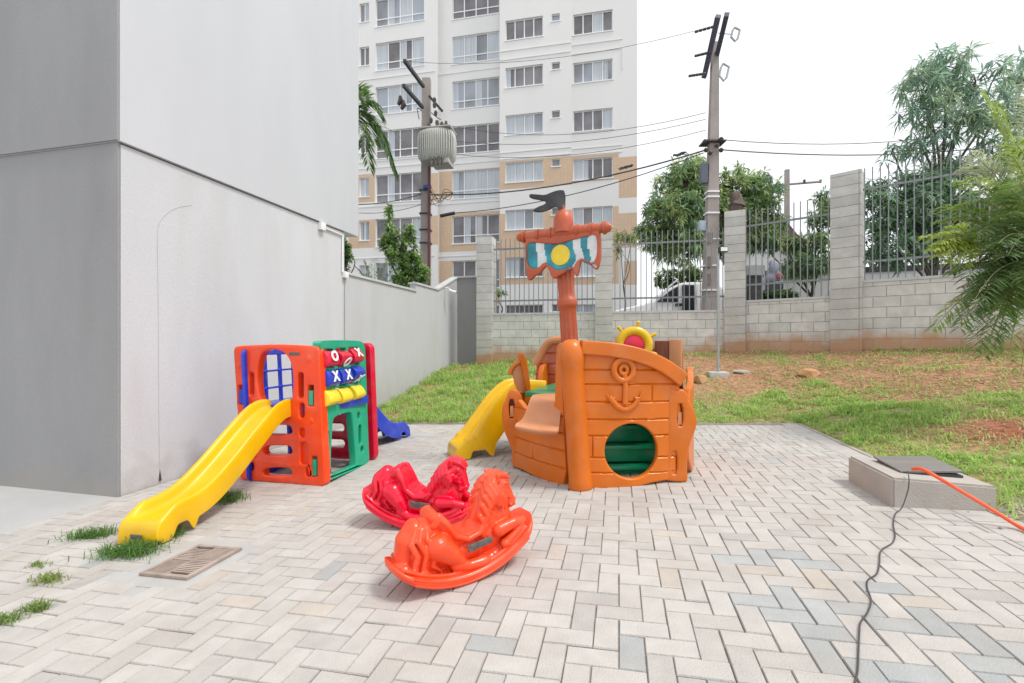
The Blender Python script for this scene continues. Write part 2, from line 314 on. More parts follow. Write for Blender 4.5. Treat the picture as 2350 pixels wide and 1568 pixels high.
# ---------------------------------------------------------------- camera, world, sun
cam = bpy.data.cameras.new('camera'); co = bpy.data.objects.new('camera', cam); COL.objects.link(co); sc.camera = co
co.location = CAM; co.rotation_euler = (R(90), 0, TH); cam.lens = 36*F/2350; cam.sensor_width = 36; cam.clip_end = 2000; cam.clip_start = .05
SUN = Vector((.50, -.10, .86)).normalized(); el = math.asin(SUN.z); az = math.atan2(SUN.x, SUN.y)
w = bpy.data.worlds.new('World'); sc.world = w; w.use_nodes = True; N, L = w.node_tree.nodes, w.node_tree.links
sky = N.new('ShaderNodeTexSky'); sky.sky_type = 'NISHITA'; sky.sun_disc = False; sky.sun_elevation = el; sky.sun_rotation = az; sky.air_density = 1; sky.dust_density = 3
hs = N.new('ShaderNodeHueSaturation'); hs.inputs['Saturation'].default_value = .35; L.new(sky.outputs[0], hs.inputs['Color'])
mw = N.new('ShaderNodeMix'); mw.data_type = 'RGBA'; mw.inputs[0].default_value = .75; L.new(hs.outputs[0], mw.inputs[6]); mw.inputs[7].default_value = (8.6, 8.75, 9.0, 1)
L.new(mw.outputs[2], N['Background'].inputs[0]); N['Background'].inputs[1].default_value = .115
sl = bpy.data.lights.new('sun', 'SUN'); sl.energy = 1.75; sl.angle = R(12); sl.color = (1, .96, .9); so = bpy.data.objects.new('sun', sl); COL.objects.link(so)
so.rotation_euler = SUN.to_track_quat('Z', 'Y').to_euler(); so.location = (5, 5, 20)
sc.view_settings.view_transform = 'Standard'; sc.view_settings.look = 'None'; sc.view_settings.exposure = .45; sc.view_settings.gamma = 1
sc.cycles.use_denoising = True; sc.cycles.max_bounces = 8; sc.cycles.transparent_max_bounces = 8
# ---------------------------------------------------------------- terrain
FP = [(-4.3, 11.2), (2.57, 11.2), (4.38, 10.27), (9.6, 7.65)]
def fz(x): return float(np.interp(x, [-4.3, -3.2, 1.8, 2.6, 4.4, 7, 12], [.58, .65, .97, 1.0, 1.05, 1.13, 1.25]))
PX, PY = 2.36, 6.85
def dseg(x, y, a, b):
    ax, ay = a; bx_, by = b; dx, dy = bx_-ax, by-ay; t = max(0, min(1, ((x-ax)*dx+(y-ay)*dy)/(dx*dx+dy*dy))); return math.hypot(x-ax-t*dx, y-ay-t*dy)
def ground(x, y):
    base = K*min(x, 4)
    d = math.hypot(max(0, x-PX), max(0, y-PY))
    if d == 0 or x < -4.3: return base
    e = min(dseg(x, y, FP[i], FP[i+1]) for i in range(3)); f = d/(d+e)
    if y > 7.5 and (y > 11.2 or (x > 2.57 and (y-11.2)+(x-2.57)*.51 > 0)): f = 1
    near = max(0, min(1, (3.9-y)/1.5))     # the gravelly corner near the viewer stays low
    f = f*(1-.75*near)
    return base*(1-f)+fz(x)*f+.03*noise.noise((x*.9, y*.9, 0))*min(1, d)
def soilness(x, y):
    """1 = bare soil and dry litter, 0 = green turf"""
    e = min(dseg(x, y, FP[i], FP[i+1]) for i in range(3)); d = math.hypot(max(0, x-PX), max(0, y-PY))
    s = 0
    if x > 0: s = max(0, min(1, 1.15-abs(e-1.3-.35*max(0, min(1, x-3)))/(1.6+.5*max(0, min(1, x-3)))))*min(1, (x-0)/1.2)
    s *= .95+1.1*noise.noise((x*.8, y*.8, 3))+.3
    s += 1.1*math.exp(-((x-3.75)**2/.45+(y-5.3)**2/.22)) + .75*math.exp(-((x-1.2)**2/1.1+(y-8.3)**2/.35))
    s += .75*noise.noise((x*1.7, y*1.7, 9))+.14
    if x > PX+.05 and y < 3.9: s += min(1, (3.95-y)/.6)
    return max(0, min(1, s))
def terrain():
    xs = np.concatenate([np.arange(-6, 12.01, .1)]); ys = np.arange(-1, 12.6, .1); V = []; idx = {}
    Fc = []; cols = []
    for j, y in enumerate(ys):
        for i, x in enumerate(xs):
            V.append((x, y, ground(x, y)-(.03 if (x < PX and y < PY) else 0)))
    nx = len(xs)
    for j in range(len(ys)-1):
        for i in range(nx-1):
            x, y = xs[i]+.05, ys[j]+.05
            Fc.append((j*nx+i, j*nx+i+1, (j+1)*nx+i+1, (j+1)*nx+i)); s = soilness(x, y)
            a = np.array((.27, .27, .12)); q_ = math.exp(-((x-3.75)**2/.5+(y-5.3)**2/.35)); b = np.array((.38, .215, .13))*(1-q_)+np.array((.31, .105, .065))*q_
            if x > PX and y < 3.9: b = np.array((.34, .32, .31))
            cols.append(a*(1-s)+b*s)
    me = nmesh('lawn_ground', np.array(V), np.array(Fc), np.array(cols))
    me.shade_smooth()
    return me
M['soil'] = mat('soil', (1, 1, 1), .97, .35, 14, .9, 50, .1, attr=True)
tm = terrain(); tag(obj('ground', tm, M['soil'], smooth=None), kind='structure')
# the street level beyond the fence, one sheet to the horizon
bm = bmesh.new()
o_pts = [(-300, 11.9, 1.0), (-4.3, 11.9, .9), (2.6, 11.9, 1.0), (4.7, 10.9, 1.05), (12, 7.2, 1.25), (300, -140, 1.25), (300, 400, 1.0), (-300, 400, 1.0)]
bm.faces.new([bm.verts.new(p) for p in o_pts]); tag(obj('street', bm, mat('street_asphalt', (.07, .07, .07), .9, .2, 3, .3, 80), smooth=0), kind='structure')
bm = bmesh.new(); bm.faces.new([bm.verts.new(p) for p in [(-300, -200, -.5), (300, -200, -.5), (300, 13, -.5), (-300, 13, -.5)]])
tag(obj('lower_ground', bm, M['concrete_floor'], smooth=0), kind='structure')
# ---------------------------------------------------------------- herringbone paving
def paving():
    V = []; Fc = []; C = []; U = .1; X0, Y0 = 0.0, 1.716; xmin, xmax, ymin, ymax = -4.29, 2.14, -.4, 6.72
    dr = [gp(215, 1345), gp(560, 1240)]
    def paver(x0, y0, x1, y1, hcol=None):
        x0, x1 = max(x0, xmin), min(x1, xmax if hcol is None else 9); y0, y1 = max(y0, ymin), min(y1, ymax if hcol is None else 9)
        if x1-x0 < .02 or y1-y0 < .02: return
        cx, cy = (x0+x1)/2, (y0+y1)/2
        if hcol is None and -2.75 < cx < -2.18 and 1.90 < cy < 2.44: return
        j = .0016; bv = .0032; dz = random.uniform(-.0022, .0022); tx, ty = random.gauss(0, .008), random.gauss(0, .008); n = len(V)
        jx = random.gauss(0, .0009); jy = random.gauss(0, .0009)
        for (a, b_, z) in ((x0+j, y0+j, -.006), (x1-j, y0+j, -.006), (x1-j, y1-j, -.006), (x0+j, y1-j, -.006), (x0+j+bv, y0+j+bv, 0), (x1-j-bv, y0+j+bv, 0), (x1-j-bv, y1-j-bv, 0), (x0+j+bv, y1-j-bv, 0),
                         (x0+j, y0+j, -.03), (x1-j, y0+j, -.03), (x1-j, y1-j, -.03), (x0+j, y1-j, -.03)):
            V.append((a+jx, b_+jy, K*a+z+dz+tx*(a-cx)+ty*(b_-cy)))
        greyz = math.exp(-((cx-1.25)**2/.45+(cy-1.95)**2/.13))+.35*math.exp(-((cx-.6)**2/.1+(cy-2.5)**2/.05))+.1*noise.noise((cx*.9, cy*.9, 2))
        q = random.random()
        if q < .008+greyz*.8: c = np.array((.385, .395, .39))*random.uniform(.93, 1.07)
        elif q < .93: c = np.array((.48, .457, .428))*random.uniform(.93, 1.06)
        elif q < .96: c = np.array((.475, .43, .38))*random.uniform(.94, 1.06)
        else: c = np.array((.42, .40, .38))*random.uniform(.95, 1.05)
        if cy > 3.4: c = c*.75+np.array((.46, .45, .43))*.25
        Fc.append((n+4, n+5, n+6, n+7)); C.append(c)
        for a in range(4):
            b_ = (a+1) % 4; Fc.append((n+a, n+b_, n+4+b_, n+4+a)); C.append(c*.96); Fc.append((n+8+a, n+8+b_, n+b_, n+a)); C.append(c*.72)  # bevels and sides coloured darker as shading in the joints
    for i in range(-90, 90):
        for m_ in range(-45, 60):
            # lattice (1,-1), (2,2)
            a, b_ = i+2*m_, -i+2*m_
            if not (-46 < a < 26 and -24 < b_ < 54): continue
            paver(X0+a*U, Y0+b_*U, X0+(a+1)*U, Y0+(b_+2)*U)
            paver(X0+a*U, Y0+(b_+2)*U, X0+(a+2)*U, Y0+(b_+3)*U)
    y = -.4
    while y < 6.8: paver(2.14, y, 2.34, y+.1, 1); y += .1
    x = -4.29
    while x < 2.1: paver(x, 6.72, x+.1, 6.82, 1) if False else None; x += .1
    return nmesh('paving', np.array(V), np.array(Fc), np.array(C))
M['paver'] = mat('paver_concrete', (1, 1, 1), .88, .07, 9, .5, 130, .25, attr=True, dirt=(.38, .32, .27), dirt_amt=.4, dscale=2.2)
tag(obj('paving', paving(), M['paver'], smooth=0), kind='structure')
bm = bmesh.new(); vs = [bm.verts.new((x, y, K*x-.0095)) for x, y in ((-4.3, -.6), (2.35, -.6), (2.35, 6.84), (-4.3, 6.84))]; bm.faces.new(vs)
tag(obj('paving_bed', bm, mat('joint_sand', (.27, .24, .205), .95, .3, 20, .5, 90), smooth=0), kind='structure')
tag(obj('concrete_floor', box((-9, -.6, -.5), (-4.302, 3.13, -.176)), M['concrete_floor']), kind='structure')
bm = bmesh.new()
for y0 in np.arange(-.5, 6.8, 1.0): bx(bm, (2.345, y0, -.05), (2.40, min(y0+.985, 6.86), K*2.35+.004), bev=.006)
for x0 in np.arange(-4.29, 2.3, 1.0):
    x1 = min(x0+.985, 2.34); Mx = Matrix.Shear('XZ', 4, (0, 0)) if False else Matrix.Identity(4)
    b2 = bmesh.new(); bx(b2, (x0, 6.845, -.1), (x1, 6.895, .004), bev=.006)
    for v in b2.verts: v.co.z += K*v.co.x
    merge(bm, b2)
tag(obj('kerb', bm, M['concrete']), kind='structure')
# ---------------------------------------------------------------- the grey rendered building
XW = -4.3; WY0 = 3.115; yl = atX(790, 700, XW).y; yu = atX(823, 500, XW+.03).y; zl = atX(258, 317, XW+.03).z; ZT = 13
rb = empty('rendered_building', (XW-3, 5, -.2), 'large pale grey rendered building with end wall coloured as in shade and overhanging upper storey, at the left', 'building')
bm = bmesh.new(); bx(bm, (XW-6, WY0+.02, -.6), (XW, yl, zl-.018)); obj('lower_wall', bm, M['render'], rb)
bm = bmesh.new(); bx(bm, (XW-6, WY0-.008, zl), (XW+.03, yu, ZT), bev=.006); obj('upper_wall', bm, M['render_top'], rb)
bm = bmesh.new(); bx(bm, (XW-6.1, WY0-.003, -.6), (XW-.004, WY0+.016, zl-.004)); obj('end_wall', bm, M['render_shaded'], rb)
bm = bmesh.new(); bx(bm, (XW-6.1, WY0-.03, zl+.003), (XW+.024, WY0-.0105, ZT-.003)); obj('end_wall', bm, M['render_shaded'], rb)
bm = bmesh.new(); bx(bm, (XW-6, WY0+.04, zl-.018), (XW-.008, yl, zl-.002)); obj('joint', bm, mat('painted_ledge_shadow', (.16, .16, .165), .9), rb)  # dark strip painted as the shadow line under the overhanging storey
# hairline arch-shaped crack and stain on the lower wall
pts = [atX(x, y, XW+.0015) for x, y in ((366, 1098), (364, 900), (363, 700), (361, 560), (365, 515), (385, 490), (410, 477), (440, 472))]
bm = bmesh.new(); tube(bm, smoothpath(pts, 5), .0022, 5); obj('crack', bm, mat('crack_dirt', (.47, .47, .48), .9), rb)
bm = bmesh.new(); tube(bm, smoothpath([atX(367, y, XW+.002) for y in (1080, 1092, 1104)], 3), [.002, .004, .006, .008, .01, .012, .014], 6); obj('stain', bm, M['dark'], rb)
# cable trunking, junction boxes
cd = empty('cable_trunking', atX(735, 530, XW), 'white cable trunking and junction boxes running under the ledge of the grey wall', 'cable trunking')
def wbox(x, y, s, nm):
    p = atX(x, y, XW); bm = box((XW+.001, p.y-s, p.z-s*1.0), (XW+.06, p.y+s, p.z+s*1.0), bev=.006); obj(nm, bm, M['frame_white'], cd)
wbox(735, 521, .055, 'junction_box'); wbox(789, 632, .05, 'junction_box')
bm = bmesh.new(); a = atX(742, 523, XW+.02); b_ = atX(786, 541, XW+.02); tube(bm, [a, b_, atX(786, 626, XW+.02)], .014, 6); obj('trunking', bm, M['frame_white'], cd)
bm = bmesh.new(); tube(bm, [atX(791, 640, XW+.012), atX(791, 790, XW+.012)], .006, 6); obj('cable', bm, M['galv'], cd)
# ---------------------------------------------------------------- painted boundary wall
y1 = atX(955, 660, XW).y; y2 = atX(1005, 668, XW).y; y3 = atX(1050, 660, XW).y
z1 = atX(955, 671, XW).z; z2 = atX(1005, 668, XW).z; z3 = atX(1050, 640, XW).z
bw = empty('boundary_wall', (XW-.07, (yl+y3)/2, -.2), 'pale grey painted boundary wall with stepped concrete coping joining the building to the block fence', 'wall')
bm = slab([[(yl+.003, -.5), (y3-.02, -.5), (y3-.02, z3), (y2, z2), (y1, z2), (y1, z1), (yl+.003, z1)]], .15, .002, 0)
MM = Matrix(((0, 0, 1, XW-.075), (1, 0, 0, 0), (0, 1, 0, 0), (0, 0, 0, 1))); bm.transform(MM); bmesh.ops.recalc_face_normals(bm, faces=bm.faces); obj('wall_face', bm, M['wall_paint'], bw)
p1x = atY(1098, 700, y3).x
obj('wall_face', box((XW-.15, y3-.018, -.5), (p1x, y3+.12, z3)), M['render_shaded'], bw)  # turned face takes the darker render, its shade painted in
for k, (ya, za, yb, zb) in enumerate(((yl+.02, z1, y1-.004, z1), (y1-.03, z2, y2, z2), (y2, z2, y3, z3))):
    bm = bmesh.new(); d = (Vector((0, yb-ya, zb-za))); ang = math.atan2(zb-za, yb-ya); bx(bm, (-.10, 0, .002), (.10, d.length, .045), Matrix.Translation((XW-.075, ya, za+.001*k)) @ Matrix.Rotation(ang, 4, 'X'), bev=.004)
    obj('coping', bm, M['coping'], bw)
obj('coping', box((XW-.17, y3-.045, z3+.003), (p1x, y3+.145, z3+.05), bev=.004), M['coping'], bw)
sc_ = empty('security_camera', atX(1022, 662, XW), 'small white security camera on a bracket near the top of the painted boundary wall', 'security camera')
p = atX(1020, 661, XW); q = p+Vector((.22, -.02, -.09)); bm = bmesh.new(); tube(bm, [p, p+Vector((.1, 0, -.02)), q], .014, 8); obj('bracket', bm, M['frame_white'], sc_)
bm = bmesh.new(); tube(bm, [q+Vector((-.07, -.03, .01)), q+Vector((.09, .03, -.04))], [.03, .036], 10); obj('housing', bm, M['frame_white'], sc_)
bm = bmesh.new(); tube(bm, [q+Vector((.088, .03, -.04)), q+Vector((.1, .035, -.043))], .026, 10); obj('lens', bm, M['black'], sc_)
# ---------------------------------------------------------------- block walls, pillars, railings
P1 = Vector((atY(1116, 700, 11.2).x, 11.2)); P2 = Vector((atY(1386, 700, 11.2).x, 11.2)); P3 = Vector((2.57, 11.2)); P4 = Vector((4.40, 10.27)); P5 = Vector((9.6, 7.65))
gc = 'concrete block pillars of the fence'
def pillar(P, ztop, zb, ang, wx, label, ox=0.0):
    m = blockmat('pillar_blocks', ox=ox, w=.8, tone=.82); o = empty('concrete_pillar', (P.x, P.y, zb), label, 'pillar', gc, ang)
    obj('shaft', box((-wx/2, -.21, -.3), (wx/2, .21, ztop-zb-.0), bev=.006), m, o, world=False)
    return o
A1 = R(0); A2 = math.atan2(P4.y-P3.y, P4.x-P3.x); A3 = math.atan2(P5.y-P4.y, P5.x-P4.x)
pillar(P1, 3.86, .64, 0, .40, 'block pillar where the painted boundary wall meets the railings, leftmost of the pillars')
pillar(P2, 3.86, .80, 0, .40, 'block pillar standing behind the sail and mast of the toy ship')
pillar(P3, 4.12, .97, R(-13), .44, 'block pillar just right of the yard light and below the sawn-off tree stump')
pillar(P4, 4.50, 1.03, A2-R(4), .50, 'tallest and widest block pillar, between the two raised railing bays on the right')
gw = 'low concrete block walls under the railings'
def bwall(A, B, zt, zb, label, ox):
    d = (B-A); ang = math.atan2(d.y, d.x); o = empty('block_wall', (A.x, A.y, zb), label, 'wall', gw, ang)
    obj('blockwork', box((.19, -.10, -.45), (d.length-.19, .10, zt-zb-.05)), blockmat('blocks', ox=ox), o, world=False)
    obj('coping', box((.19, -.115, zt-zb-.048), (d.length-.19, .115, zt-zb)), M['coping'], o, world=False)
    return o
Z1, Z2, Z3 = 1.915, 2.11, 2.375
bwall(P1, P2, Z1, .7, 'low grey block wall behind the toy ship, between the two leftmost pillars', .1)
bwall(P2, P3, Z1, .9, 'low grey block wall behind the yellow ship wheel and the yard light', .23)
bwall(P3, P4, Z2, 1.0, 'short block wall with orange soil stains between the stump pillar and the tallest pillar', .0)
bwall(P4, P5, Z3, 1.05, 'tall stained block wall running right from the tallest pillar behind the palm', .3)
gf = 'steel railing bays on the block walls'
def railing(A, B, zc, zr1, zr2, ztop, label, sp=.12):
    d = B-A; Ln = d.length; ang = math.atan2(d.y, d.x); o = empty('steel_railing', (A.x, A.y, zc), label, 'railing', gf, ang)
    for zr in (zr1, zr2): obj('rail', box((.2, -.012, zr-zc-.02), (Ln-.2, .012, zr-zc+.02)), M['metal'], o, world=False)
    n = int((Ln-.5)/sp); n = min(n, 60); x0 = .2+((Ln-.4)-n*sp)/2; pk = None
    for i in range(n+1):
        if pk is None:
            pk = obj('picket', box((-.0095, -.0315, .004), (.0095, -.0125, ztop-zc)), M['metal'], o, world=False)
            pk.location.x = x0
        else:
            c = pk.copy(); COL.objects.link(c); c.parent = o; c.location.x = x0+i*sp+random.uniform(-.004, .004)
    return o
railing(P1, P2, Z1, 2.23, 3.545, 3.80, 'steel railing bay behind the ship sail, between the two leftmost pillars')
railing(P2, P3, Z1, 2.23, 3.525, 3.80, 'steel railing bay in front of the white van and the utility pole')
railing(P3, P4, Z2, 2.46, 3.77, 4.12, 'steel railing bay between the stump pillar and the tallest pillar')
railing(P4, P5, Z3, 2.74, 4.15, 4.55, 'highest steel railing bay, right of the tallest pillar in front of the big tree')
# ---------------------------------------------------------------- drain, box, hose, cable
dr = empty('drain_grate', gp(440, 1295), 'rusty cast drain grate set in a smooth concrete collar beside the yellow slide foot', 'drain')
def zc(x): return K*x
bm = bmesh.new(); b2 = box((-2.75, 1.90, -.05), (-2.18, 2.44, -.001)); bx(b2, (-2.87, 1.78, -.05), (-2.06, 2.56, -.0045)) 
for v in b2.verts: v.co.z += K*v.co.x
merge(bm, b2); obj('concrete_collar', bm, mat('collar_cement', (.43, .425, .415), .9, .12, 6, .3, 60, dirt=(.36, .33, .29), dirt_amt=.5), dr)
def lift(bm, dz=0):
    for v in bm.verts: v.co.z += K*v.co.x+dz
    return bm
gx0, gx1, gy0, gy1 = -2.60, -2.27, 1.99, 2.36; gxm, gym = (gx0+gx1)/2, (gy0+gy1)/2
bm = bmesh.new(); bx(bm, (gx0+.01, gy0+.01, .0008), (gx1-.01, gy1-.01, .0028)); obj('pit_shade', lift(bm), mat('drain_shade_black', (.015, .013, .012), .9), dr)  # flat black sheet standing in for the darkness below the bars
bm = bmesh.new()
for lo, hi in (((gx0, gy0), (gx1, gy0+.025)), ((gx0, gy1-.025), (gx1, gy1)), ((gx0, gy0+.025), (gx0+.025, gy1-.025)), ((gx1-.025, gy0+.025), (gx1, gy1-.025))): bx(bm, (lo[0], lo[1], .002), (hi[0], hi[1], .016))
bars = bmesh.new()
for q in range(4):
    for k in range(1, 8):
        o_ = k*.0185   # chevron bars in each quarter turn round the centre
        a = Vector((o_, 0, 0)); b__ = Vector((o_, .16, 0))
        s = 1 if q in (0, 3) else -1; t = 1 if q in (0, 1) else -1
        if q in (0, 2): pa, pb = (gxm+s*o_, gym+t*.012), (gxm+s*o_, gym+t*.16)
        else: pa, pb = (gxm+s*.012, gym+t*o_), (gxm+s*.138, gym+t*o_)
        x0, x1 = sorted((pa[0], pb[0])); yy0, yy1 = sorted((pa[1], pb[1]))
        if q in (0, 2): bx(bars, (x0-.0052, yy0, .003), (x0+.0052, yy1, .0135))
        else: bx(bars, (x0, yy0-.0052, .003), (x1, yy0+.0052, .0135))
bx(bars, (gxm-.008, gy0+.02, .003), (gxm+.008, gy1-.02, .0145)); bx(bars, (gx0+.02, gym-.008, .003), (gx1-.02, gym+.008, .0142))
obj('frame', lift(bm), M['rust'], dr); obj('bars', lift(bars), M['rust'], dr)
ib = empty('inspection_box', (2.1, 3.92, .08), 'low concrete inspection box with a loose sheet cover at the edge of the paving', 'inspection box')
bm = bmesh.new(); X0, X1, Y0, Y1, zb, zt = 1.81, 2.40, 3.60, 4.22, .0, .272
for lo, hi in (((X0, Y0), (X1, Y0+.12)), ((X0, Y1-.1), (X1, Y1)), ((X0, Y0+.12), (X0+.12, Y1-.1)), ((X1-.1, Y0+.12), (X1, Y1-.1))): bx(bm, (lo[0], lo[1], zb), (hi[0], hi[1], zt))
bmesh.ops.remove_doubles(bm, verts=bm.verts, dist=1e-4)
b3 = bmesh.new(); bx(b3, (X0, Y0, zb), (X1, Y1, zt)); bmesh.ops.bevel(b3, geom=[e for e in b3.edges if abs((e.verts[0].co-e.verts[1].co).z) > .1 or True], offset=.014, segments=2, affect='EDGES')
for v in b3.verts:
    n_ = noise.noise(v.co*6)*.006; v.co += Vector((n_, n_, n_ if v.co.z > .1 else 0))
    if v.co.x > 2.3 and v.co.z > .2: v.co.z -= .02
bm.free(); obj('concrete_body', b3, M['concrete'], ib, smooth=75)
def lidM(): return Matrix.Translation((2.13, 3.94, zt+.026)) @ Matrix.Rotation(R(4), 4, 'X') @ Matrix.Rotation(R(-3), 4, 'Y') @ Matrix.Rotation(R(2), 4, 'Z')
obj('cover_gap_shade', box((1.96, 3.76, zt-.012), (2.31, 4.10, zt+.004)), M['dark'], ib)  # dark slab on the solid top, painted shade of the gap under the cover
bm = bmesh.new(); bx(bm, (-.19, -.17, -.006), (.19, .17, .006), lidM()); obj('sheet_cover', bm, mat('grey_brown_sheet', (.20, .185, .17), .8, .1, 3, .2, 30, stretch=(1, 8, 1)), ib)
hp = [(2.12, 3.80, .285), gp(2150, 1090, .27), gp(2200, 1120, .16), (2.27, 3.43, .135), gp(2350, 1218, .02), gp(2420, 1262, .02)]
hp = [att(2095, 1078, 3.0), att(2115, 1078, 2.93), att(2145, 1093, 2.85), att(2200, 1125, 2.82), att(2275, 1170, 2.76), att(2352, 1217, 2.645), gp(2440, 1256, .055), gp(2540, 1300, .04), gp(2640, 1335, .03)]
bm = bmesh.new(); tube(bm, smoothpath(hp, 6), .0115, 10); top('orange_hose', bm, M['hose'], 'bright orange hose coming out from under the inspection box cover', 'hose')
cp = [(2083, 1083), (2086, 1100), (2084, 1125), (2070, 1158), (2055, 1180), (2050, 1205), (2054, 1228), (2048, 1247), (2022, 1265), (2018, 1295), (2012, 1318), (1992, 1332), (1990, 1350), (1999, 1378), (1992, 1405), (1975, 1430), (1972, 1455), (1970, 1500), (1968, 1540), (1962, 1570), (1950, 1640)]
pts = []
for i, (x, y) in enumerate(cp):
    if i == 0: pts.append(att(x, y-1, 3.13))
    elif i == 1: pts.append(att(x, y, 3.04))
    elif i == 2: pts.append(att(x, y, 3.03))
    elif i == 3: pts.append(gp(x, y+8, .03))
    else: pts.append(gp(x, y, .007))
bm = bmesh.new(); tube(bm, smoothpath(pts, 6), .0034, 8); top('black_cable', bm, M['cable'], 'thin dark cable snaking over the paving from the inspection box to the viewer', 'cable')
# ---------------------------------------------------------------- kiosk playhouse
kA = gp(551, 1103); kB = gp(746, 1118); kC = gp(848, 1061)
def cr(cx, cy): return (520.2+cx*.23424, 765+cy*.23424)
ph = empty('playhouse', ((kA.x+kC.x)/2, (kA.y+kC.y)/2, K*kA.x), 'plastic playhouse cube of red, green, blue and crimson panels with tick-tack-toe blocks and two slides', 'playhouse')
Mf, fr = onplane(kA, kB)
def C_(pts, f, n=2): return chaikin([f(*cr(*p)) for p in pts], n)
def slot(x0, y0, x1, y1, f, n=2): return rnd([f(*cr(*p)) for p in ((x0, y0), (x1, y0), (x1, y1), (x0, y1))], .03 if n == 2 else .01)
front = C_([(62, 200), (70, 135), (140, 125), (300, 118), (500, 112), (700, 122), (850, 132), (893, 150), (905, 220), (925, 700), (945, 1100), (962, 1420), (962, 1480), (925, 1513), (880, 1508), (500, 1470), (160, 1445), (128, 1430), (122, 1370), (108, 900), (80, 450)], fr, 2)
win = C_([(300, 330), (330, 210), (380, 172), (440, 158), (510, 170), (575, 205), (630, 300), (648, 450), (640, 640), (605, 745), (400, 770), (345, 700), (305, 600), (292, 450)], fr, 2)
holes = [win]
for y0, y1 in ((905, 1000), (1105, 1200), (1322, 1402)): holes.append(C_([(350, y0+25), (420, y0), (600, y0), (632, y0+25), (640, y1), (420, y1), (355, y1-10)], fr, 2))
blind = [(215, 390, 262, 622), (695, 388, 748, 645), (232, 682, 262, 770), (708, 690, 757, 835)]
for bnd in blind: holes.append(slot(*bnd, fr, 2))
recs = [(708, 935, 762, 1028), (715, 1075, 790, 1290), (770, 1310, 830, 1410), (225, 1275, 262, 1350), (165, 1270, 195, 1330), (240, 1130, 285, 1225)]
for rc in recs: holes.append(slot(*rc, fr, 2))
for s in ((112, 512, 162, 700), (793, 515, 848, 717), (832, 1210, 883, 1408)): holes.append(slot(*s, fr, 1))
bm = slab([front]+holes, .085, .016, 3); bk = bmesh.new()
for rc in recs:
    (xa, za), (xb, zb_) = fr(*cr(rc[0]-6, rc[3]+6)), fr(*cr(rc[2]+6, rc[1]-6)); bx(bk, (xa, za, -.03), (xb, zb_, .008))
merge(bm, bk); bm.transform(Mf @ Matrix.Translation((0, 0, -.0425)))
pan = obj('front_panel', bm, M['red'], ph)
def tabs(lst, f, Mx, m, par, nm='locking_tab', dz=-.03):
    for s in lst:
        (xa, za), (xb, zb_) = f(*cr(s[0], s[3])), f(*cr(s[2], s[1])); bm = bmesh.new(); bx(bm, (min(xa, xb)+.004, za+.004, -.035), (max(xa, xb)-.004, zb_-.004, .012), Mx @ Matrix.Translation((0, 0, dz)), bev=.005); obj(nm, bm, m, par)
tabs([(797, 565, 845, 715), (835, 1240, 880, 1404)], fr, Mf, M['green'], ph, dz=-.014); tabs([(114, 555, 160, 698)], fr, Mf, M['blue'], ph, dz=-.014)
(xa, za), (xb, zb_) = fr(*cr(615, 222)), fr(*cr(716, 192)); bm = bmesh.new(); bx(bm, (xa, za, -.004), (xb, zb_, .0045), Mf, bev=.002); obj('badge', bm, M['label'], ph)
# small moulded boss marks on the red board
for (cx, cy, r_) in ((800, 255, .034), (120, 320, .03), (830, 862, .026)):
    s, z = fr(*cr(cx, cy)); bm = bmesh.new(); sph(bm, (s, z, 0), r_, (1, 1.1, .25)); bm.transform(Mf); obj('boss', bm, M['red'], ph)
# green side board
kB2 = Vector((kB.x-.01, kB.y+.045, 0)); Mg, fg = onplane(kB2, kC, (-.055, 0, 1))
_fg = fg
def fg(x, y): q = _fg(x, y); return (max(q[0], .006), q[1])
gout = C_([(890, 120), (905, 95), (960, 88), (1100, 84), (1290, 88), (1335, 105), (1355, 170), (1372, 700), (1385, 1100), (1395, 1270), (1300, 1310), (1000, 1438), (966, 1452), (955, 1250), (925, 600), (905, 220)], fg, 1)
gh = []
xs_ = [(930, 1035), (1060, 1160), (1188, 1285)]; rows = [((160, 335), (152, 325), (145, 312)), ((372, 520), (360, 512), (345, 500)), ((545, 722), (537, 700), (525, 680))]
for r_ in rows:
    for (x0, x1), (ya, yb) in zip(xs_, r_): gh.append(slot(x0+8, ya, x1+12, yb, fg, 1))
gh.append(C_([(1045, 850), (1080, 815), (1140, 795), (1215, 775), (1232, 800), (1262, 1150), (1272, 1290), (1250, 1302), (1050, 1382), (1028, 1378), (1025, 1200), (1035, 1000)], fg, 1))
for s in ((963, 855, 1002, 950), (972, 960, 1012, 1190), (968, 1255, 1000, 1330), (1283, 775, 1312, 850), (1295, 900, 1325, 1090), (1316, 1108, 1345, 1172)): gh.append(slot(*s, fg, 2))
bm = slab([gout]+gh, .08, .012, 2); bm.transform(Mg @ Matrix.Translation((0, 0, -.04))); obj('side_panel', bm, M['green'], ph)['label'] = 'green side panel with block grid'
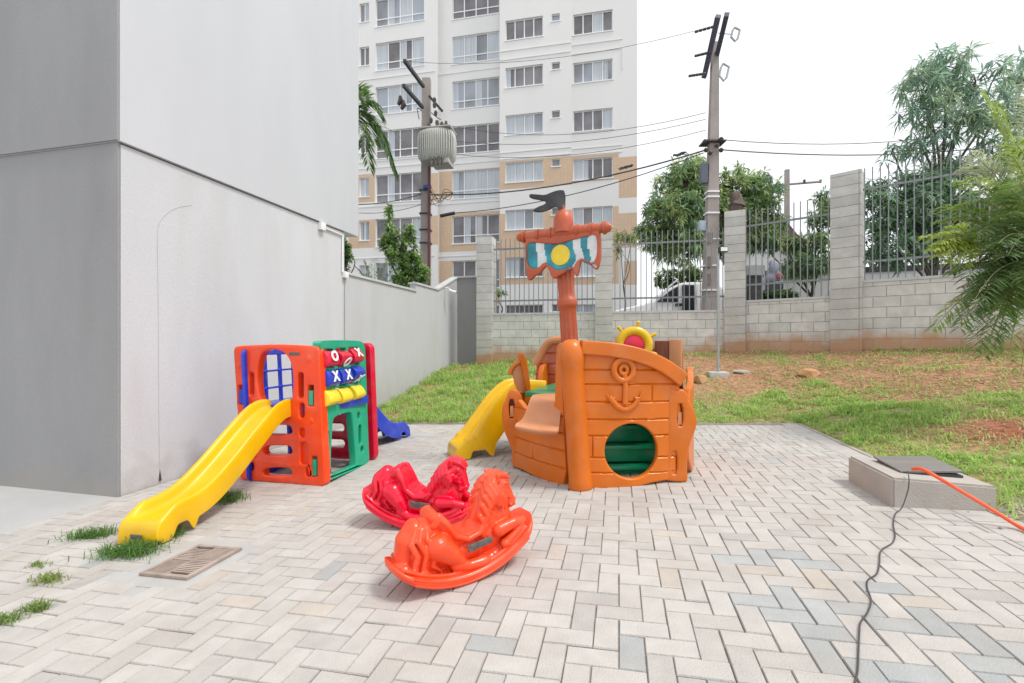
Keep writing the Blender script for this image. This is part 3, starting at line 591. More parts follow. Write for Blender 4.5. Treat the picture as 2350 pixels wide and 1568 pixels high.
# tick-tack-toe blocks on their rods
cols3 = ['crimson', 'blue', 'yellow2']; cen = [[(998, 262, 20), (1128, 250, -35), (1250, 232, 30)], [(1012, 448, 12), (1140, 430, 12), (1262, 395, -50)], [(1010, 640, 30), (1138, 620, 30), (1265, 590, 35)]]
let = [['O', 'O', 'X'], ['X', 'X', 'X'], ['', '', '']]
for r_ in range(3):
    zr = fg(*cr(1125, cen[r_][1][1]))[1]
    pa = Mg @ Vector((fg(*cr(920, cen[r_][0][1]))[0], zr, -.03)); pb = Mg @ Vector((fg(*cr(1300, cen[r_][2][1]))[0], zr, -.03))
    bm = bmesh.new(); tube(bm, [pa, pb], .008, 8); obj('rod', bm, M['green'], ph)
    for c_ in range(3):
        cx, cy, an = cen[r_][c_]; s, z = fg(*cr(cx, cy)); w_ = .092
        tri = rrect(-.075, -.062, .075, .062, .02, 3)
        tri = chaikin([(-.078, -.055), (.05, -.085), (.075, .0), (.05, .085), (-.078, .055)], 2)
        bm = slab([tri], .185, .008, 2)
        Mb = Mg @ Matrix.Translation((s, z, -.012)) @ Matrix.Rotation(R(-an), 4, 'X') @ Matrix.Rotation(R(90), 4, 'Y') @ Matrix.Rotation(PI, 4, 'Z')
        bm.transform(Mb); blk = obj('game_block', bm, M[cols3[r_]], ph)
        ch = let[r_][c_]
        if ch:
            me = textmesh(ch, .135, .003, .25 if ch == 'O' else 0)
            for sx in (0,):
                me2 = me.copy(); me2.transform(Mg @ Matrix.Translation((s, z, -.012)) @ Matrix.Rotation(R(-an), 4, 'X') @ Matrix.Translation((0, 0, .078))); obj('letter', me2, M['letter'], blk, smooth=0)
# crimson back board, blue far board, floor
off = Vector((kB.x-kA.x, kB.y-kA.y, 0)); kD0 = Vector((kC.x-off.x*1.0, kC.y-off.y*1.0, 0)); kD1 = Vector((kC.x+.03, kC.y, 0))+Vector((0, .06, 0)); kD0 += Vector((0, .06, 0))
Mc = frame(kD0, kD1); Wd = (Vector(kD1[:2])-Vector(kD0[:2])).length; zk = K*kA.x
bo = rrect(0, zk-.005, Wd, zk+1.29, .07, 5); hh = [ell(Wd*.46, zk+.98, .2, .27)]+[rrect(Wd*.33, zk+z0, Wd*.62, zk+z1, .05) for z0, z1 in ((.12, .21), (.30, .39), (.48, .57))]+[rrect(Wd*.16, zk+.8, Wd*.20, zk+1.02, .02), rrect(Wd*.76, zk+.8, Wd*.80, zk+1.02, .02)]
bm = slab([bo]+hh, .085, .016, 3); 
for v in bm.verts: v.co.x -= (v.co.y-zk)*.045; v.co.y += K*v.co.x
bm.transform(Mc @ Matrix.Translation((0, 0, -.04))); obj('back_panel', bm, M['crimson'], ph)['label'] = 'crimson back panel with ladder holes'
Wg = (Vector(kC[:2])-Vector(kB2[:2])).length; zg = K*kA.x; bh = [rrect(.10+.225*i, zg+.70+.175*j, .10+.225*i+.19, zg+.70+.175*j+.155, .012) for i in range(3) for j in range(3)]+[rrect(.2, zg+.1, Wg-.2, zg+.58, .06)]+[rrect(a_, zg+z0, a_+.05, z1+zg, .02) for a_ in (.07, Wg-.12) for z0, z1 in ((.12, .22), (.28, .5))]
bm = slab([rrect(0, zg, Wg, zg+1.275, .07)]+bh, .032, .008, 2)
bm.transform(Matrix.Translation((kA.x-kB2.x+.13, 0, 0)) @ Mg); obj('side_panel', bm, M['blue'], ph)['label'] = 'blue far side panel with grid window'
bm = bmesh.new(); bx(bm, (kA.x+.05, kB.y+.08, .50), (kB.x-.06, kC.y-.03, .585), bev=.012)
for v in bm.verts: v.co.z += K*(v.co.x-kA.x)
obj('platform', bm, M['blue'], ph)
# slides
def slide(prof, width, origin, rz, m, parent, nm, arch=(.10, .20, .085), rim=.07, skirt=.15, lead=0):
    """prof: (run, height) from the top down; local x = run. Channel with rolled side rims, deep skirts and a cut arch at the foot"""
    pp = [Vector((a, 0, b)) for a, b in prof]; pp = smoothpath(pp, 10); bm = bmesh.new(); hw = width/2; Lend = pp[-1].x
    sec = [(-hw, None), (-hw, rim), (-hw+.008, rim+.014), (-hw+.030, rim+.012), (-hw+.044, rim-.012), (-hw+.055, .010), (-hw+.085, 0), (-hw*.4, -.004), (hw*.4, -.004), (hw-.085, 0), (hw-.055, .010), (hw-.044, rim-.012), (hw-.030, rim+.012), (hw-.008, rim+.014), (hw, rim), (hw, None)]
    rings = []
    for i, p in enumerate(pp):
        d = (pp[min(i+1, len(pp)-1)]-pp[max(i-1, 0)]).normalized(); nrm = Vector((-d.z, 0, d.x)); 
        if nrm.z < 0: nrm = -nrm
        ring = []
        for y, h in sec:
            if h is None:
                q = p-nrm*skirt; rem = Lend-p.x
                if rem < .26: q.z = min(q.z, .002)
                if arch[0]-.0 < rem < arch[1]: q.z = arch[2]
                if q.z < .002: q = Vector((q.x if q.z > -.5 else p.x, 0, .002))
                ring.append(bm.verts.new((q.x, y, q.z)))
            else:
                hh_ = h*min(1, max(.0, (Lend-p.x)/.12)) if Lend-p.x < .12 else h
                q = p+nrm*hh_; ring.append(bm.verts.new((q.x, y, max(q.z, .003))))
        rings.append(ring)
    n = len(sec)
    for i in range(len(rings)-1):
        for k in range(n-1): bm.faces.new((rings[i][k], rings[i][k+1], rings[i+1][k+1], rings[i+1][k]))
    # nose
    last = rings[-1]; low = [bm.verts.new((v.co.x+.022, v.co.y*.985, max(.05, v.co.z-.03))) for v in last]; low2 = [bm.verts.new((v.co.x+.03, v.co.y*.985, .002)) for v in last]
    for k in range(n-1): bm.faces.new((last[k], last[k+1], low[k+1], low[k])); bm.faces.new((low[k], low[k+1], low2[k+1], low2[k]))
    bmesh.ops.recalc_face_normals(bm, faces=bm.faces)
    me = bpy.data.meshes.new(nm); bm.to_mesh(me); bm.free(); o0 = bpy.data.objects.new('s', me); COL.objects.link(o0)
    sd = o0.modifiers.new('s', 'SOLIDIFY'); sd.thickness = .009; sd.offset = 0; bv = o0.modifiers.new('b', 'SUBSURF'); bv.levels = 1; bv.render_levels = 1
    dg = bpy.context.evaluated_depsgraph_get(); out = bpy.data.meshes.new_from_object(o0.evaluated_get(dg)); bpy.data.objects.remove(o0)
    out.transform(Matrix.Translation(origin) @ Matrix.Rotation(-math.atan(K), 4, 'Y') @ Matrix.Rotation(rz, 4, 'Z'))
    return obj(nm, out, m, parent, smooth=60)
s0 = gp(325, 1250); topx = att(632, 950, 4.2)
run = Vector((s0.x-topx.x, s0.y-(kA.y+kB.y)/2-.0)); rz = math.atan2(run.y, run.x); Ls = run.length
oz = K*topx.x
slide([(-.06, .69), (.06, .70), (.20, .65), (.42, .505), (.66, .335), (.88, .205), (1.06, .155), (Ls, .145)], .31, Vector((topx.x, (kA.y+kB.y)/2, oz)), rz, M['yellow'], ph, 'slide', skirt=.085)['label'] = 'long yellow slide'
bm = bmesh.new(); 
nb = Vector((s0.x, s0.y, 0)); bx(bm, (-.045, -.0, .045), (.045, .006, .075), Matrix.Translation((s0.x-.0, s0.y-.038, K*s0.x)) @ Matrix.Rotation(rz+R(90), 4, 'Z'), bev=.002); obj('badge', bm, M['label'], ph)
bmid = Vector((-3.08, 4.62, 0)); b1 = gp(898, 1008)
slide([(-.05, .69), (.05, .70), (.20, .63), (.42, .44), (.66, .24), (.85, .16), (1.0, .145), (1.19, .14)], .37, Vector((bmid.x, bmid.y, K*bmid.x)), math.atan2(b1.y+.02-bmid.y, b1.x-bmid.x), M['blue'], ph, 'slide', skirt=.12)['label'] = 'blue slide at the back'
# ---------------------------------------------------------------- pirate ship
PO = gp(1325, 1124); PO = Vector((PO.x, PO.y+.06, 0)); SR = gp(1572, 1103); SL = gp(1177, 1070); ax = Vector((.17, .98, 0)).normalized()
BR = Vector((SR.x, SR.y, 0))+ax*1.02; BL = Vector((SL.x, SL.y, 0))+ax*1.05
ship = empty('toy_ship', (-.15, 4.6, 0), 'orange plastic play ship with anchor, mast, striped sail, black flag, ship wheel and yellow slide', 'play ship')
def cs(cx, cy): return (1009.8+cx*.2732, 734.4+cy*.2732)      # not used for outlines; kept for the survey of the hull
def bendslab(bm, Lm, bulge, rows=(), joints=()):
    for k in range(1, 26): bmesh.ops.bisect_plane(bm, geom=bm.verts[:]+bm.edges[:]+bm.faces[:], plane_co=(Lm*k/26, 0, 0), plane_no=(1, 0, 0))
    zf = max(v.co.z for v in bm.verts)
    for h in rows:
        for d_ in (-.012, 0, .012): bmesh.ops.bisect_plane(bm, geom=bm.verts[:]+bm.edges[:]+bm.faces[:], plane_co=(0, h+d_, 0), plane_no=(0, 1, 0))
    for x_, za_, zb__ in joints:
        for d_ in (-.011, 0, .011): bmesh.ops.bisect_plane(bm, geom=bm.verts[:]+bm.edges[:]+bm.faces[:], plane_co=(x_+d_, 0, 0), plane_no=(1, 0, 0))
    for v in bm.verts:
        if abs(v.co.z-zf) < .004 and (any(abs(v.co.y-h) < .001 for h in rows) or any(abs(v.co.x-x_) < .001 and za_ < v.co.y < zb__ for x_, za_, zb__ in joints)): v.co.z -= .013
    uv = bm.loops.layers.uv.new('UVMap')
    for f in bm.faces:
        for l in f.loops: l[uv].uv = (l.vert.co.x, l.vert.co.y)
    for v in bm.verts: t = max(0, min(1, v.co.x/Lm)); v.co.z += bulge*math.sin(PI*t)*(1-.15*v.co.y)
    return bm
Mr, fR = onplane(PO, SR); LR = (Vector(SR[:2])-Vector(PO[:2])).length
def D_(pts, f, n=1): return chaikin([f(*p) for p in pts], n)
rout = D_([(1322, 790), (1390, 795), (1450, 806), (1510, 828), (1548, 850), (1556, 900), (1560, 960), (1556, 1030), (1552, 1098), (1505, 1100), (1440, 1116), (1322, 1122)], fR, 1)
hc = fR(1443, 1032); hr = fR(1502, 1032)[0]-hc[0]
bm = slab([rout, ell(hc[0], hc[1], hr, hr*1.02, 40)], .06, .014, 3); rws = [.115, .24, .42, .555, .70, .845, .965]; bendslab(bm, LR, .05, rws, [(LR*.66, .70, .845), (LR*.9, .115, .24), (LR*.12, .24, .42), (LR*.45, .42, .47)]); bm.transform(Mr); obj('bow_panel', bm, M['hull'], ship)['label'] = 'right bow panel with anchor and round hole'
# rim cap along the top of the right bow
def strip(pts, f, Mx, off0, w0, w1, nm, m, Lm, bulge, bev=.012):
    """raised band following pixel points; w = half width"""
    c = smoothpath([Vector((*f(*p), 0)) for p in pts], 6); up = []; dn = []
    for i, p in enumerate(c):
        d = (c[min(i+1, len(c)-1)]-c[max(i-1, 0)]).normalized(); n_ = Vector((-d.y, d.x, 0)); t = i/(len(c)-1); w_ = w0+(w1-w0)*t; up.append((p+n_*w_)[:2]); dn.append((p-n_*w_)[:2])
    b = slab([up+dn[::-1]], .10, bev, 3)
    if Lm: bendslab(b, Lm, bulge)
    b.transform(Mx @ Matrix.Translation((0, 0, off0))); return obj(nm, b, m, ship)
strip([(1330, 798), (1400, 804), (1460, 817), (1515, 840), (1561, 872)], fR, Mr, .03, .058, .062, 'rim', M['orange'], LR, .05)
# anchor in relief
bm = bmesh.new(); ac = fR(1424, 849); zo = .082
def rel(pts, r, f=fR): 
    q = smoothpath([Vector((f(*p)[0], f(*p)[1], zo)) for p in pts], 6); n_ = len(q)
    rr = [r[0]+(r[1]-r[0])*i/(n_-1) for i in range(n_)] if isinstance(r, tuple) else r
    tube(bm, q, rr, 10)
th_ = [Vector((ac[0]+.082*math.cos(2*PI*k/28), ac[1]+.088*math.sin(2*PI*k/28), zo)) for k in range(29)]; tube(bm, th_, .025, 10)
th_ = [Vector((ac[0]+.03*math.cos(2*PI*k/20), ac[1]+.033*math.sin(2*PI*k/20), zo)) for k in range(21)]; tube(bm, th_, .016, 8)
rel([(1426, 858), (1428, 890), (1427, 925)], (.02, .024)); rel([(1391, 908), (1400, 920), (1412, 932), (1428, 938), (1445, 930), (1457, 915)], (.023, .023))
rel([(1386, 903), (1393, 912), (1405, 912)], (.006, .014)); rel([(1463, 897), (1460, 912), (1448, 912)], (.005, .016))
for v in bm.verts: v.co.z = zo-.03+(v.co.z-zo+.03)*.75
bm.transform(Mr @ Matrix.Translation((0, 0, .012))); obj('anchor', bm, M['orange'], ship)
# left bow panel
PL0 = Vector((SL.x, SL.y, 0)); Ml, fl = onplane(PL0, PO); LL = (Vector(PO[:2])-Vector(SL[:2])).length
lout = D_([(1186, 905), (1240, 960), (1284, 960), (1286, 800), (1292, 788), (1300, 790), (1302, 960), (1310, 1122), (1275, 1107), (1240, 1090), (1210, 1076), (1180, 1071), (1180, 1040)], fl, 1)
bm = slab([lout], .06, .012, 3); bendslab(bm, LL, .05, [.12, .27, .42, .56], [(LL*.45, .12, .27), (LL*.7, .42, .56)]); bm.transform(Ml); obj('bow_panel', bm, M['hull'], ship)['label'] = 'left bow panel, low, under the boarding step'
# wavy corner boards with slots, at both widest points, turned to face outward
def wavy(Pc, dirv, flip, nm, pts, slots):
    Mw, fw = onplane(Pc-dirv*.12, Pc+dirv*.2); b = slab([D_(pts, fw, 2)]+[D_(s, fw, 1) for s in slots], .075, .016, 3)
    b.transform(Mw); o = obj(nm, b, M['orange'], ship)
    for s in slots:
        x0 = min(p[0] for p in s); x1 = max(p[0] for p in s); y0 = min(p[1] for p in s); y1 = max(p[1] for p in s)
        (a, zb0), (b__, zt0) = fw(x0+1.5, y1-2), fw(x1-1.5, (y0+y1)/2-6); bb = bmesh.new(); bx(bb, (a+.004, zb0+.004, -.03), (b__-.004, zt0, .022), Mw, bev=.004); obj('locking_tab', bb, M['orange_pale'], ship)
        (a, zb0), (b__, zt0) = fw(x0-2, y1+2), fw(x1+2, y0-2); bb = bmesh.new(); bx(bb, (a, zb0, -.028), (b__, zt0, -.016), Mw); obj('slot_back', bb, M['slot'], ship)  # backing coloured dark to paint the shade inside the slot
dR = Vector((SR.x-PO.x, SR.y-PO.y, 0)).normalized(); PRc = Vector((SR.x, SR.y, 0))-dR*.07-Vector((dR.y, -dR.x, 0))*-.03
wavy(Vector((SR.x-.05, SR.y-.045, 0)), Vector((CT, ST, 0)), 1, 'corner_board', [(1530, 880), (1548, 900), (1556, 893), (1568, 895), (1576, 908), (1576, 918), (1588, 935), (1597, 962), (1594, 985), (1582, 1012), (1575, 1040), (1574, 1075), (1576, 1101), (1570, 1106), (1540, 1104), (1522, 1100), (1530, 1000)],
      [[(1551, 927), (1565, 927), (1565, 978), (1551, 978)], [(1538, 1035), (1551, 1035), (1551, 1087), (1538, 1087)]])
dL = Vector((PO.x-SL.x, PO.y-SL.y, 0)).normalized()
wavy(Vector((SL.x+.02, SL.y-.06, 0)), Vector((CT, ST, 0)), 1, 'corner_board', [(1166, 900), (1176, 893), (1190, 897), (1200, 918), (1202, 960), (1210, 1010), (1212, 1072), (1184, 1072), (1176, 1070), (1176, 1035), (1166, 1010), (1155, 985), (1151, 955), (1153, 930), (1162, 915)],
      [[(1168, 917), (1181, 917), (1181, 960), (1168, 960)], [(1186, 1012), (1199, 1012), (1199, 1058), (1186, 1058)]])
# side walls running aft, the stern
def quadwall(P, Q, prof, nm, m, th=.06):
    Mq = frame(P, Q); Lq = (Vector(Q[:2])-Vector(P[:2])).length; b = slab([chaikin([(a*Lq, z) for a, z in prof], 1)], th, .012, 3); bendslab(b, Lq, .03); b.transform(Mq); return obj(nm, b, m, ship)
quadwall(Vector((SR.x, SR.y, 0)), BR, [(0, .02), (1, .05), (1, .95), (.75, .9), (.4, .80), (0, .78)], 'side_wall', M['hull'])
quadwall(BL, Vector((SL.x, SL.y, 0)), [(0, -.03), (1, -.04), (1, .68), (.62, .68), (.60, .60), (.2, .60), (.18, .9), (0, .95)], 'side_wall', M['hull'])
Ms, fs = onplane(BL, BR); Lst = (BR-BL).length
bm = slab([D_([(1232, 905), (1231, 850), (1240, 826), (1262, 785), (1280, 780), (1330, 784), (1340, 860), (1490, 860), (1500, 784), (1566, 781), (1568, 900), (1568, 1000), (1240, 1010)], fs, 1)], .07, .012, 3)
bendslab(bm, Lst, -.03, [.80, .93, 1.06], [(Lst*.1, .8, .93)]); bm.transform(Ms); obj('stern_wall', bm, M['terracotta'], ship)
bm = bmesh.new(); # pale sloping cap on the left quarter
a, b__, c__ = [Ms @ Vector((*fs(*p), .03)) for p in ((1231, 838), (1262, 787), (1300, 782))]; tube(bm, smoothpath([a, b__, c__], 5), .05, 10); 
for v in bm.verts: pass
obj('cap', bm, M['orange_pale'], ship)
bm = bmesh.new(); (xa, za), (xb, zb_) = fs(1506, 862), fs(1566, 781); bx(bm, (xa, za-.1, -.02), (xb-.12, zb_-.012, .12), Ms, bev=.01); obj('stern_box', bm, mat('brown_woodgrain_print', (.22, .06, .03), .5, .35, 6, stretch=(6, 6, .6)), ship)
bm = bmesh.new(); bx(bm, (xb-.118, za-.1, -.04), (xb, zb_, .14), Ms, bev=.012); obj('stern_box', bm, M['orange_pale'], ship)
# brick-like boards on the inside of the left quarter
# interior: green deck and steps
dk = bmesh.new(); cpt = [Vector((SL.x+.12, SL.y+.03, .72)), Vector((PO.x-.02, PO.y+.12, .72)), Vector((SR.x-.08, SR.y+.08, .72)), BR+Vector((-.1, -.08, .72)), BL+Vector((.1, -.08, .72))]
b = slab([[(p.x, p.y) for p in cpt]], .05, .008, 2); 
for v in b.verts: v.co.z += .72-K*.2+K*v.co.x
merge(dk, b); obj('deck', dk, M['deckgreen'], ship)
st = bmesh.new(); nIn = Vector((-dR.y, dR.x, 0))
for k in range(4):
    zt_ = .60-.17*k; c0 = Mr @ Vector((hc[0]-.36, 0, 0)); Mst = Mr @ Matrix.Translation((0, 0, -.46+.06*k))
    bx(st, (hc[0]-.36, zt_-.16, -.06), (hc[0]+.42, zt_-.02, .0), Mst, bev=.004); bx(st, (hc[0]-.36, zt_-.032, -.02), (hc[0]+.42, zt_+.003, .075), Mst, bev=.012)
bx(st, (hc[0]-.37, .0, -.50), (hc[0]+.46, .68, -.485), Mr); obj('steps', st, M['deckgreen'], ship)
# stem post
pb = Vector((gp(1331, 1127).x, gp(1331, 1127).y+.075, K*PO.x)); pt = att(1310, 785, pb.y/ray(1310, 785).y)
bm = bmesh.new(); chn = [pb.lerp(pt, t) for t in (0, .05, .5, .9, .97)]; prof = [(.0, .0), (.088, .0), (.094, .02), (.086, .06), (.088, .5), (.088, .90), (.092, 1.0), (.104, 1.05), (.108, 1.12), (.100, 1.18), (.075, 1.225), (.04, 1.247), (.0, 1.252)]
Lp = (pt-pb).length; dpt = (pt-pb).normalized(); q = Vector((0, 0, 1)).rotation_difference(dpt)
lathe(bm, [(r_*(1.12-.1*z/1.25), z*(Lp+.02)/1.252) for r_, z in prof], Matrix.Translation(pb) @ q.to_matrix().to_4x4(), 32); obj('stem_post', bm, M['orange'], ship, smooth=60)
# boarding step
def px3(x, y, t): return att(x, y, t)
tA = [(1222, 899, 4.15), (1292, 902, 4.02)]; 
rowsP = [[(1224, 905, 4.25), (1256, 905, 4.2), (1292, 903, 4.15)], [(1218, 912, 4.08), (1252, 914, 4.03), (1290, 916, 3.98)], [(1207, 945, 3.98), (1245, 948, 3.92), (1286, 952, 3.87)], [(1199, 966, 3.93), (1240, 972, 3.87), (1284, 976, 3.82)], [(1182, 972, 3.80), (1232, 982, 3.74), (1282, 984, 3.70)], [(1181, 984, 3.78), (1232, 996, 3.72), (1280, 996, 3.69)], [(1190, 990, 3.84), (1236, 1001, 3.78), (1276, 1000, 3.75)]]
bm = bmesh.new(); g_ = [[bm.verts.new(px3(*p)) for p in row] for row in rowsP]
for i in range(len(g_)-1):
    for k in range(2): bm.faces.new((g_[i][k], g_[i][k+1], g_[i+1][k+1], g_[i+1][k]))
me = bpy.data.meshes.new('b'); bm.to_mesh(me); bm.free(); o0 = bpy.data.objects.new('b', me); COL.objects.link(o0); sb_ = o0.modifiers.new('a', 'SUBSURF'); sb_.levels = sb_.render_levels = 3; sd = o0.modifiers.new('s', 'SOLIDIFY'); sd.thickness = .035; sd.offset = 1
dg = bpy.context.evaluated_depsgraph_get(); me = bpy.data.meshes.new_from_object(o0.evaluated_get(dg)); bpy.data.objects.remove(o0); obj('boarding_step', me, M['orange_pale'], ship, smooth=50)
bm = bmesh.new(); bx(bm, (0, 0, 0), (.06, .05, .36), Matrix.Translation(px3(1288, 1000, 3.95)), bev=.01); obj('step_bracket', bm, M['orange'], ship)
# fin-shaped bulwark
finP = Vector((SL.x+.03, SL.y+.22, 0)); fdir = Vector((.80, .60, 0)).normalized(); Mfi, ffi = onplane(finP, finP+fdir)
bm = slab([D_([(1188, 813), (1195, 809), (1205, 822), (1210, 850), (1217, 900), (1207, 906), (1198, 860), (1193, 836)], ffi, 1)], .07, .012, 3)
tube(bm, smoothpath([Vector((*ffi(1170, 862), 0)), Vector((*ffi(1173, 850), 0)), Vector((*ffi(1182, 838), 0)), Vector((*ffi(1196, 830), 0))], 4), .024, 8); bm.transform(Mfi); blw = obj('bulwark', bm, M['orange'], ship)
bm = slab([D_([(1176, 856), (1186, 840), (1197, 836), (1209, 903), (1192, 905), (1183, 885)], ffi, 0)], .03, .006, 2); bm.transform(Mfi @ Matrix.Translation((0, 0, -.01))); obj('bulwark_board', bm, M['orange_pale'], blw)
# quarter rail: yellow slide head seen above the deck
sd0 = att(1040, 1043, gp(1040, 1040).length if False else 5.15); g0 = gp(1058, 1048)
stop = att(1188, 868, 5.25); stz = .78
srun = Vector((g0.x-stop.x-.06, g0.y-stop.y-.06)); 
qs = srun.length/.95
sl_o = slide([(-.30, .70), (-.05, .725), (.10*qs, .69), (.30*qs, .56), (.52*qs, .36), (.70*qs, .20), (.82*qs, .15), (.95*qs, .14)], .40, Vector((stop.x, stop.y, K*stop.x)), math.atan2(srun.y, srun.x), M['yellow'], ship, 'slide', skirt=.22, rim=.07)
sl_o['label'] = 'yellow slide leaving the left side of the ship'
# ship wheel
wc = att(1455, 793, 4.6); bm = bmesh.new(); Mw = Matrix.Translation(wc) @ Matrix.Rotation(TH-R(5), 4, 'Z') @ Matrix.Rotation(R(90), 4, 'X')
b = bmesh.new(); tube(b, [Vector((.145*math.cos(2*PI*k/40), .145*math.sin(2*PI*k/40), 0)) for k in range(41)], .043, 12)
for v in b.verts: v.co.z *= .75
merge(bm, b, Mw); wh = obj('ship_wheel', bm, M['yellow'], ship)
b = bmesh.new()
for k in range(7):
    a = 2*PI*k/7+R(28); d = Vector((math.cos(a), math.sin(a), 0)); tube(b, [d*.155, d*.19, d*.215, d*.238, d*.25], [.013, .011, .017, .017, .006], 10)
b.transform(Mw); obj('handles', b, M['yellow'], wh); b = bmesh.new(); lathe(b, [(.0, -.03), (.108, -.03), (.108, .005), (.09, .02), (.0, .028)], Mw, 32); obj('hub', b, M['crimson'], wh)
bm = bmesh.new(); bx(bm, (-.05, .01, -.42), (.05, .09, -.0), Matrix.Translation(wc) @ Matrix.Rotation(TH, 4, 'Z'), bev=.01); obj('wheel_stand', bm, M['terracotta'], ship)
# mast
tM = 4.47; mb = att(1308, 800, tM); mt = att(1291, 522, tM); dm = (mt-mb).normalized(); mb0 = mb-dm*((mb.z-.70)/dm.z); Lm_ = (mt-mb0).length; q = Vector((0, 0, 1)).rotation_difference(dm); MQ = Matrix.Translation(mb0) @ q.to_matrix().to_4x4()
bm = bmesh.new(); n = 48; secs = []
zs = [0, .3, .6, .80, .84, .855, .87, .90, .915, .93, .97, 1.1, 1.18, 1.25, 1.36]
rs = [.092, .088, .085, .084, .09, .1, .1, .1, .094, .084, .08, .083, .092, .1, .105]
for z, r_ in zip(zs, rs):
    fl_ = .0 if .84 <= z <= .93 else .010
    secs.append([bm.verts.new(MQ @ Vector(((r_-fl_*(.5+.5*math.cos(12*2*PI*k/n))**.5*1.2)*math.cos(2*PI*k/n), (r_-fl_*(.5+.5*math.cos(12*2*PI*k/n))**.5*1.2)*math.sin(2*PI*k/n), z))) for k in range(n)])
for i in range(len(secs)-1):
    for k in range(n): bm.faces.new((secs[i][k], secs[i][(k+1) % n], secs[i+1][(k+1) % n], secs[i+1][k]))
bm.faces.new(secs[-1]); obj('mast', bm, M['terracotta'], ship)
ya, yb = att(1187, 547, 4.57), att(1404, 522, 4.16); yd = (yb-ya).normalized()
bm = bmesh.new(); rr = .050; L_ = (yb-ya).length; q2 = Vector((0, 0, 1)).rotation_difference(yd); pr = [(0, 0), (.03, .004), (.046, .03), (.05, .055), (.04, .075), (rr-.004, .09)]
pr2 = [(r_, L_-z) for r_, z in reversed(pr)]; lathe(bm, pr+[(rr, .2), (rr+.002, L_/2), (rr, L_-.2)]+pr2, Matrix.Translation(ya) @ q2.to_matrix().to_4x4(), 20)
for t in (.08, .24, .38, .66, .80, .93):
    c0 = ya.lerp(yb, t); tube(bm, [c0-yd*.012, c0+yd*.012], rr+.012, 14)
obj('yard', bm, M['terracotta'], ship)
nS = Vector((yd.y, -yd.x, 0)).normalized(); 
if nS.y > 0: nS = -nS
Psail = Vector((ya.x, ya.y, 0))+nS*.012; Msl, fsl = onplane(Psail, Psail+Vector((yd.x, yd.y, 0)).normalized())
outer = [(1209, 541), (1236, 538), (1246, 536), (1262, 541), (1285, 543), (1306, 538), (1318, 530), (1334, 532), (1352, 527), (1372, 522), (1379, 540), (1380, 585), (1376, 612), (1369, 622), (1356, 612), (1350, 600), (1340, 602), (1334, 598), (1331, 615), (1327, 634), (1322, 636), (1316, 620), (1308, 616), (1298, 628), (1285, 634), (1276, 641), (1268, 640), (1262, 622), (1256, 612), (1248, 618), (1240, 630), (1229, 634), (1224, 640), (1216, 646), (1211, 640), (1208, 600), (1206, 565)]
inner = [(1215, 560), (1240, 561), (1262, 563), (1285, 563), (1310, 556), (1340, 549), (1364, 543), (1368, 560), (1367, 585), (1362, 600), (1352, 602), (1345, 596), (1332, 592), (1322, 600), (1316, 612), (1300, 614), (1280, 618), (1262, 606), (1252, 600), (1240, 612), (1228, 614), (1217, 608), (1213, 590)]
inner = [(1290+(x-1290)*1.05, 583+(y-583)*1.13+1) for x, y in inner]
bm = slab([D_(outer, fsl, 1), D_(inner, fsl, 1)], .05, .009, 3); bm.transform(Msl); obj('sail_frame', bm, M['terracotta'], ship)
xs0 = [1212, 1233, 1252, 1318, 1336, 1352, 1370]; cl = ['teal', 'sailwhite', 'teal', 'sailwhite', 'teal', 'sailwhite']
sm = bmesh.new(); px0, px1 = 1208, 1375; Ns = 64
def yt(x): return np.interp(x, [1211, 1262, 1290, 1340, 1371], [552, 555, 554, 541, 533])
def yb_(x): return np.interp(x, [1211, 1218, 1230, 1240, 1252, 1264, 1280, 1300, 1316, 1322, 1332, 1352, 1362, 1371], [606, 618, 623, 620, 609, 617, 626, 624, 620, 609, 600, 609, 607, 596])
prev = None
for i in range(Ns+1):
    x = px0+(px1-px0)*i/Ns; col_ = []
    for j in range(9):
        y = yt(x)+(yb_(x)-yt(x))*j/8; s, z = fsl(x, y); col_.append(sm.verts.new(Msl @ Vector((s, z, .004*math.sin(x*.25+j*.5)-.002))))
    if prev:
        xm = x-(px1-px0)/Ns/2; 
        for j in range(8):
            ym = yt(xm)+(yb_(xm)-yt(xm))*(j+.5)/8; f = sm.faces.new((prev[j], col_[j], col_[j+1], prev[j+1])); wv = 4*math.sin((ym-540)*.09) if xm > 1300 else 2*math.sin((ym-540)*.08)
            k = sum(1 for v in xs0[1:-1] if xm+wv > v); f.material_index = 0 if cl[min(k, 5)] == 'teal' else 1
    prev = col_
o_ = obj('sail', sm, [M['teal'], M['sailwhite']], ship); o_.modifiers.new('s', 'SOLIDIFY').thickness = .012
cS = fsl(1287, 587); bm = slab([ell(cS[0], cS[1], .095, .098, 36)], .004, .001, 1); bm.transform(Msl @ Matrix.Translation((0, 0, .0125))); obj('sun_emblem', bm, M['sailyellow'], ship)
fc = att(1293, 512, 4.36); bm = bmesh.new(); lathe(bm, [(0, -.10), (.092, -.10), (.098, -.03), (.095, .03), (.075, .085), (.04, .115), (.018, .125), (.016, .17), (0, .17)], Matrix.Translation(fc), 28); obj('crow_nest', bm, M['terracotta'], ship, smooth=60)
Mfl, ffl = onplane(Vector((fc.x, fc.y, 0)), Vector((fc.x+CT, fc.y+ST, 0)))
bm = slab([D_([(1298, 439), (1297, 488), (1284, 487), (1280, 476), (1272, 476), (1260, 484), (1240, 489), (1220, 486), (1233, 477), (1250, 471), (1254, 464), (1242, 461), (1216, 456), (1214, 447), (1232, 448), (1250, 450), (1266, 443), (1282, 438)], ffl, 1)], .03, .004, 2); bm.transform(Mfl); obj('flag', bm, M['black'], ship)
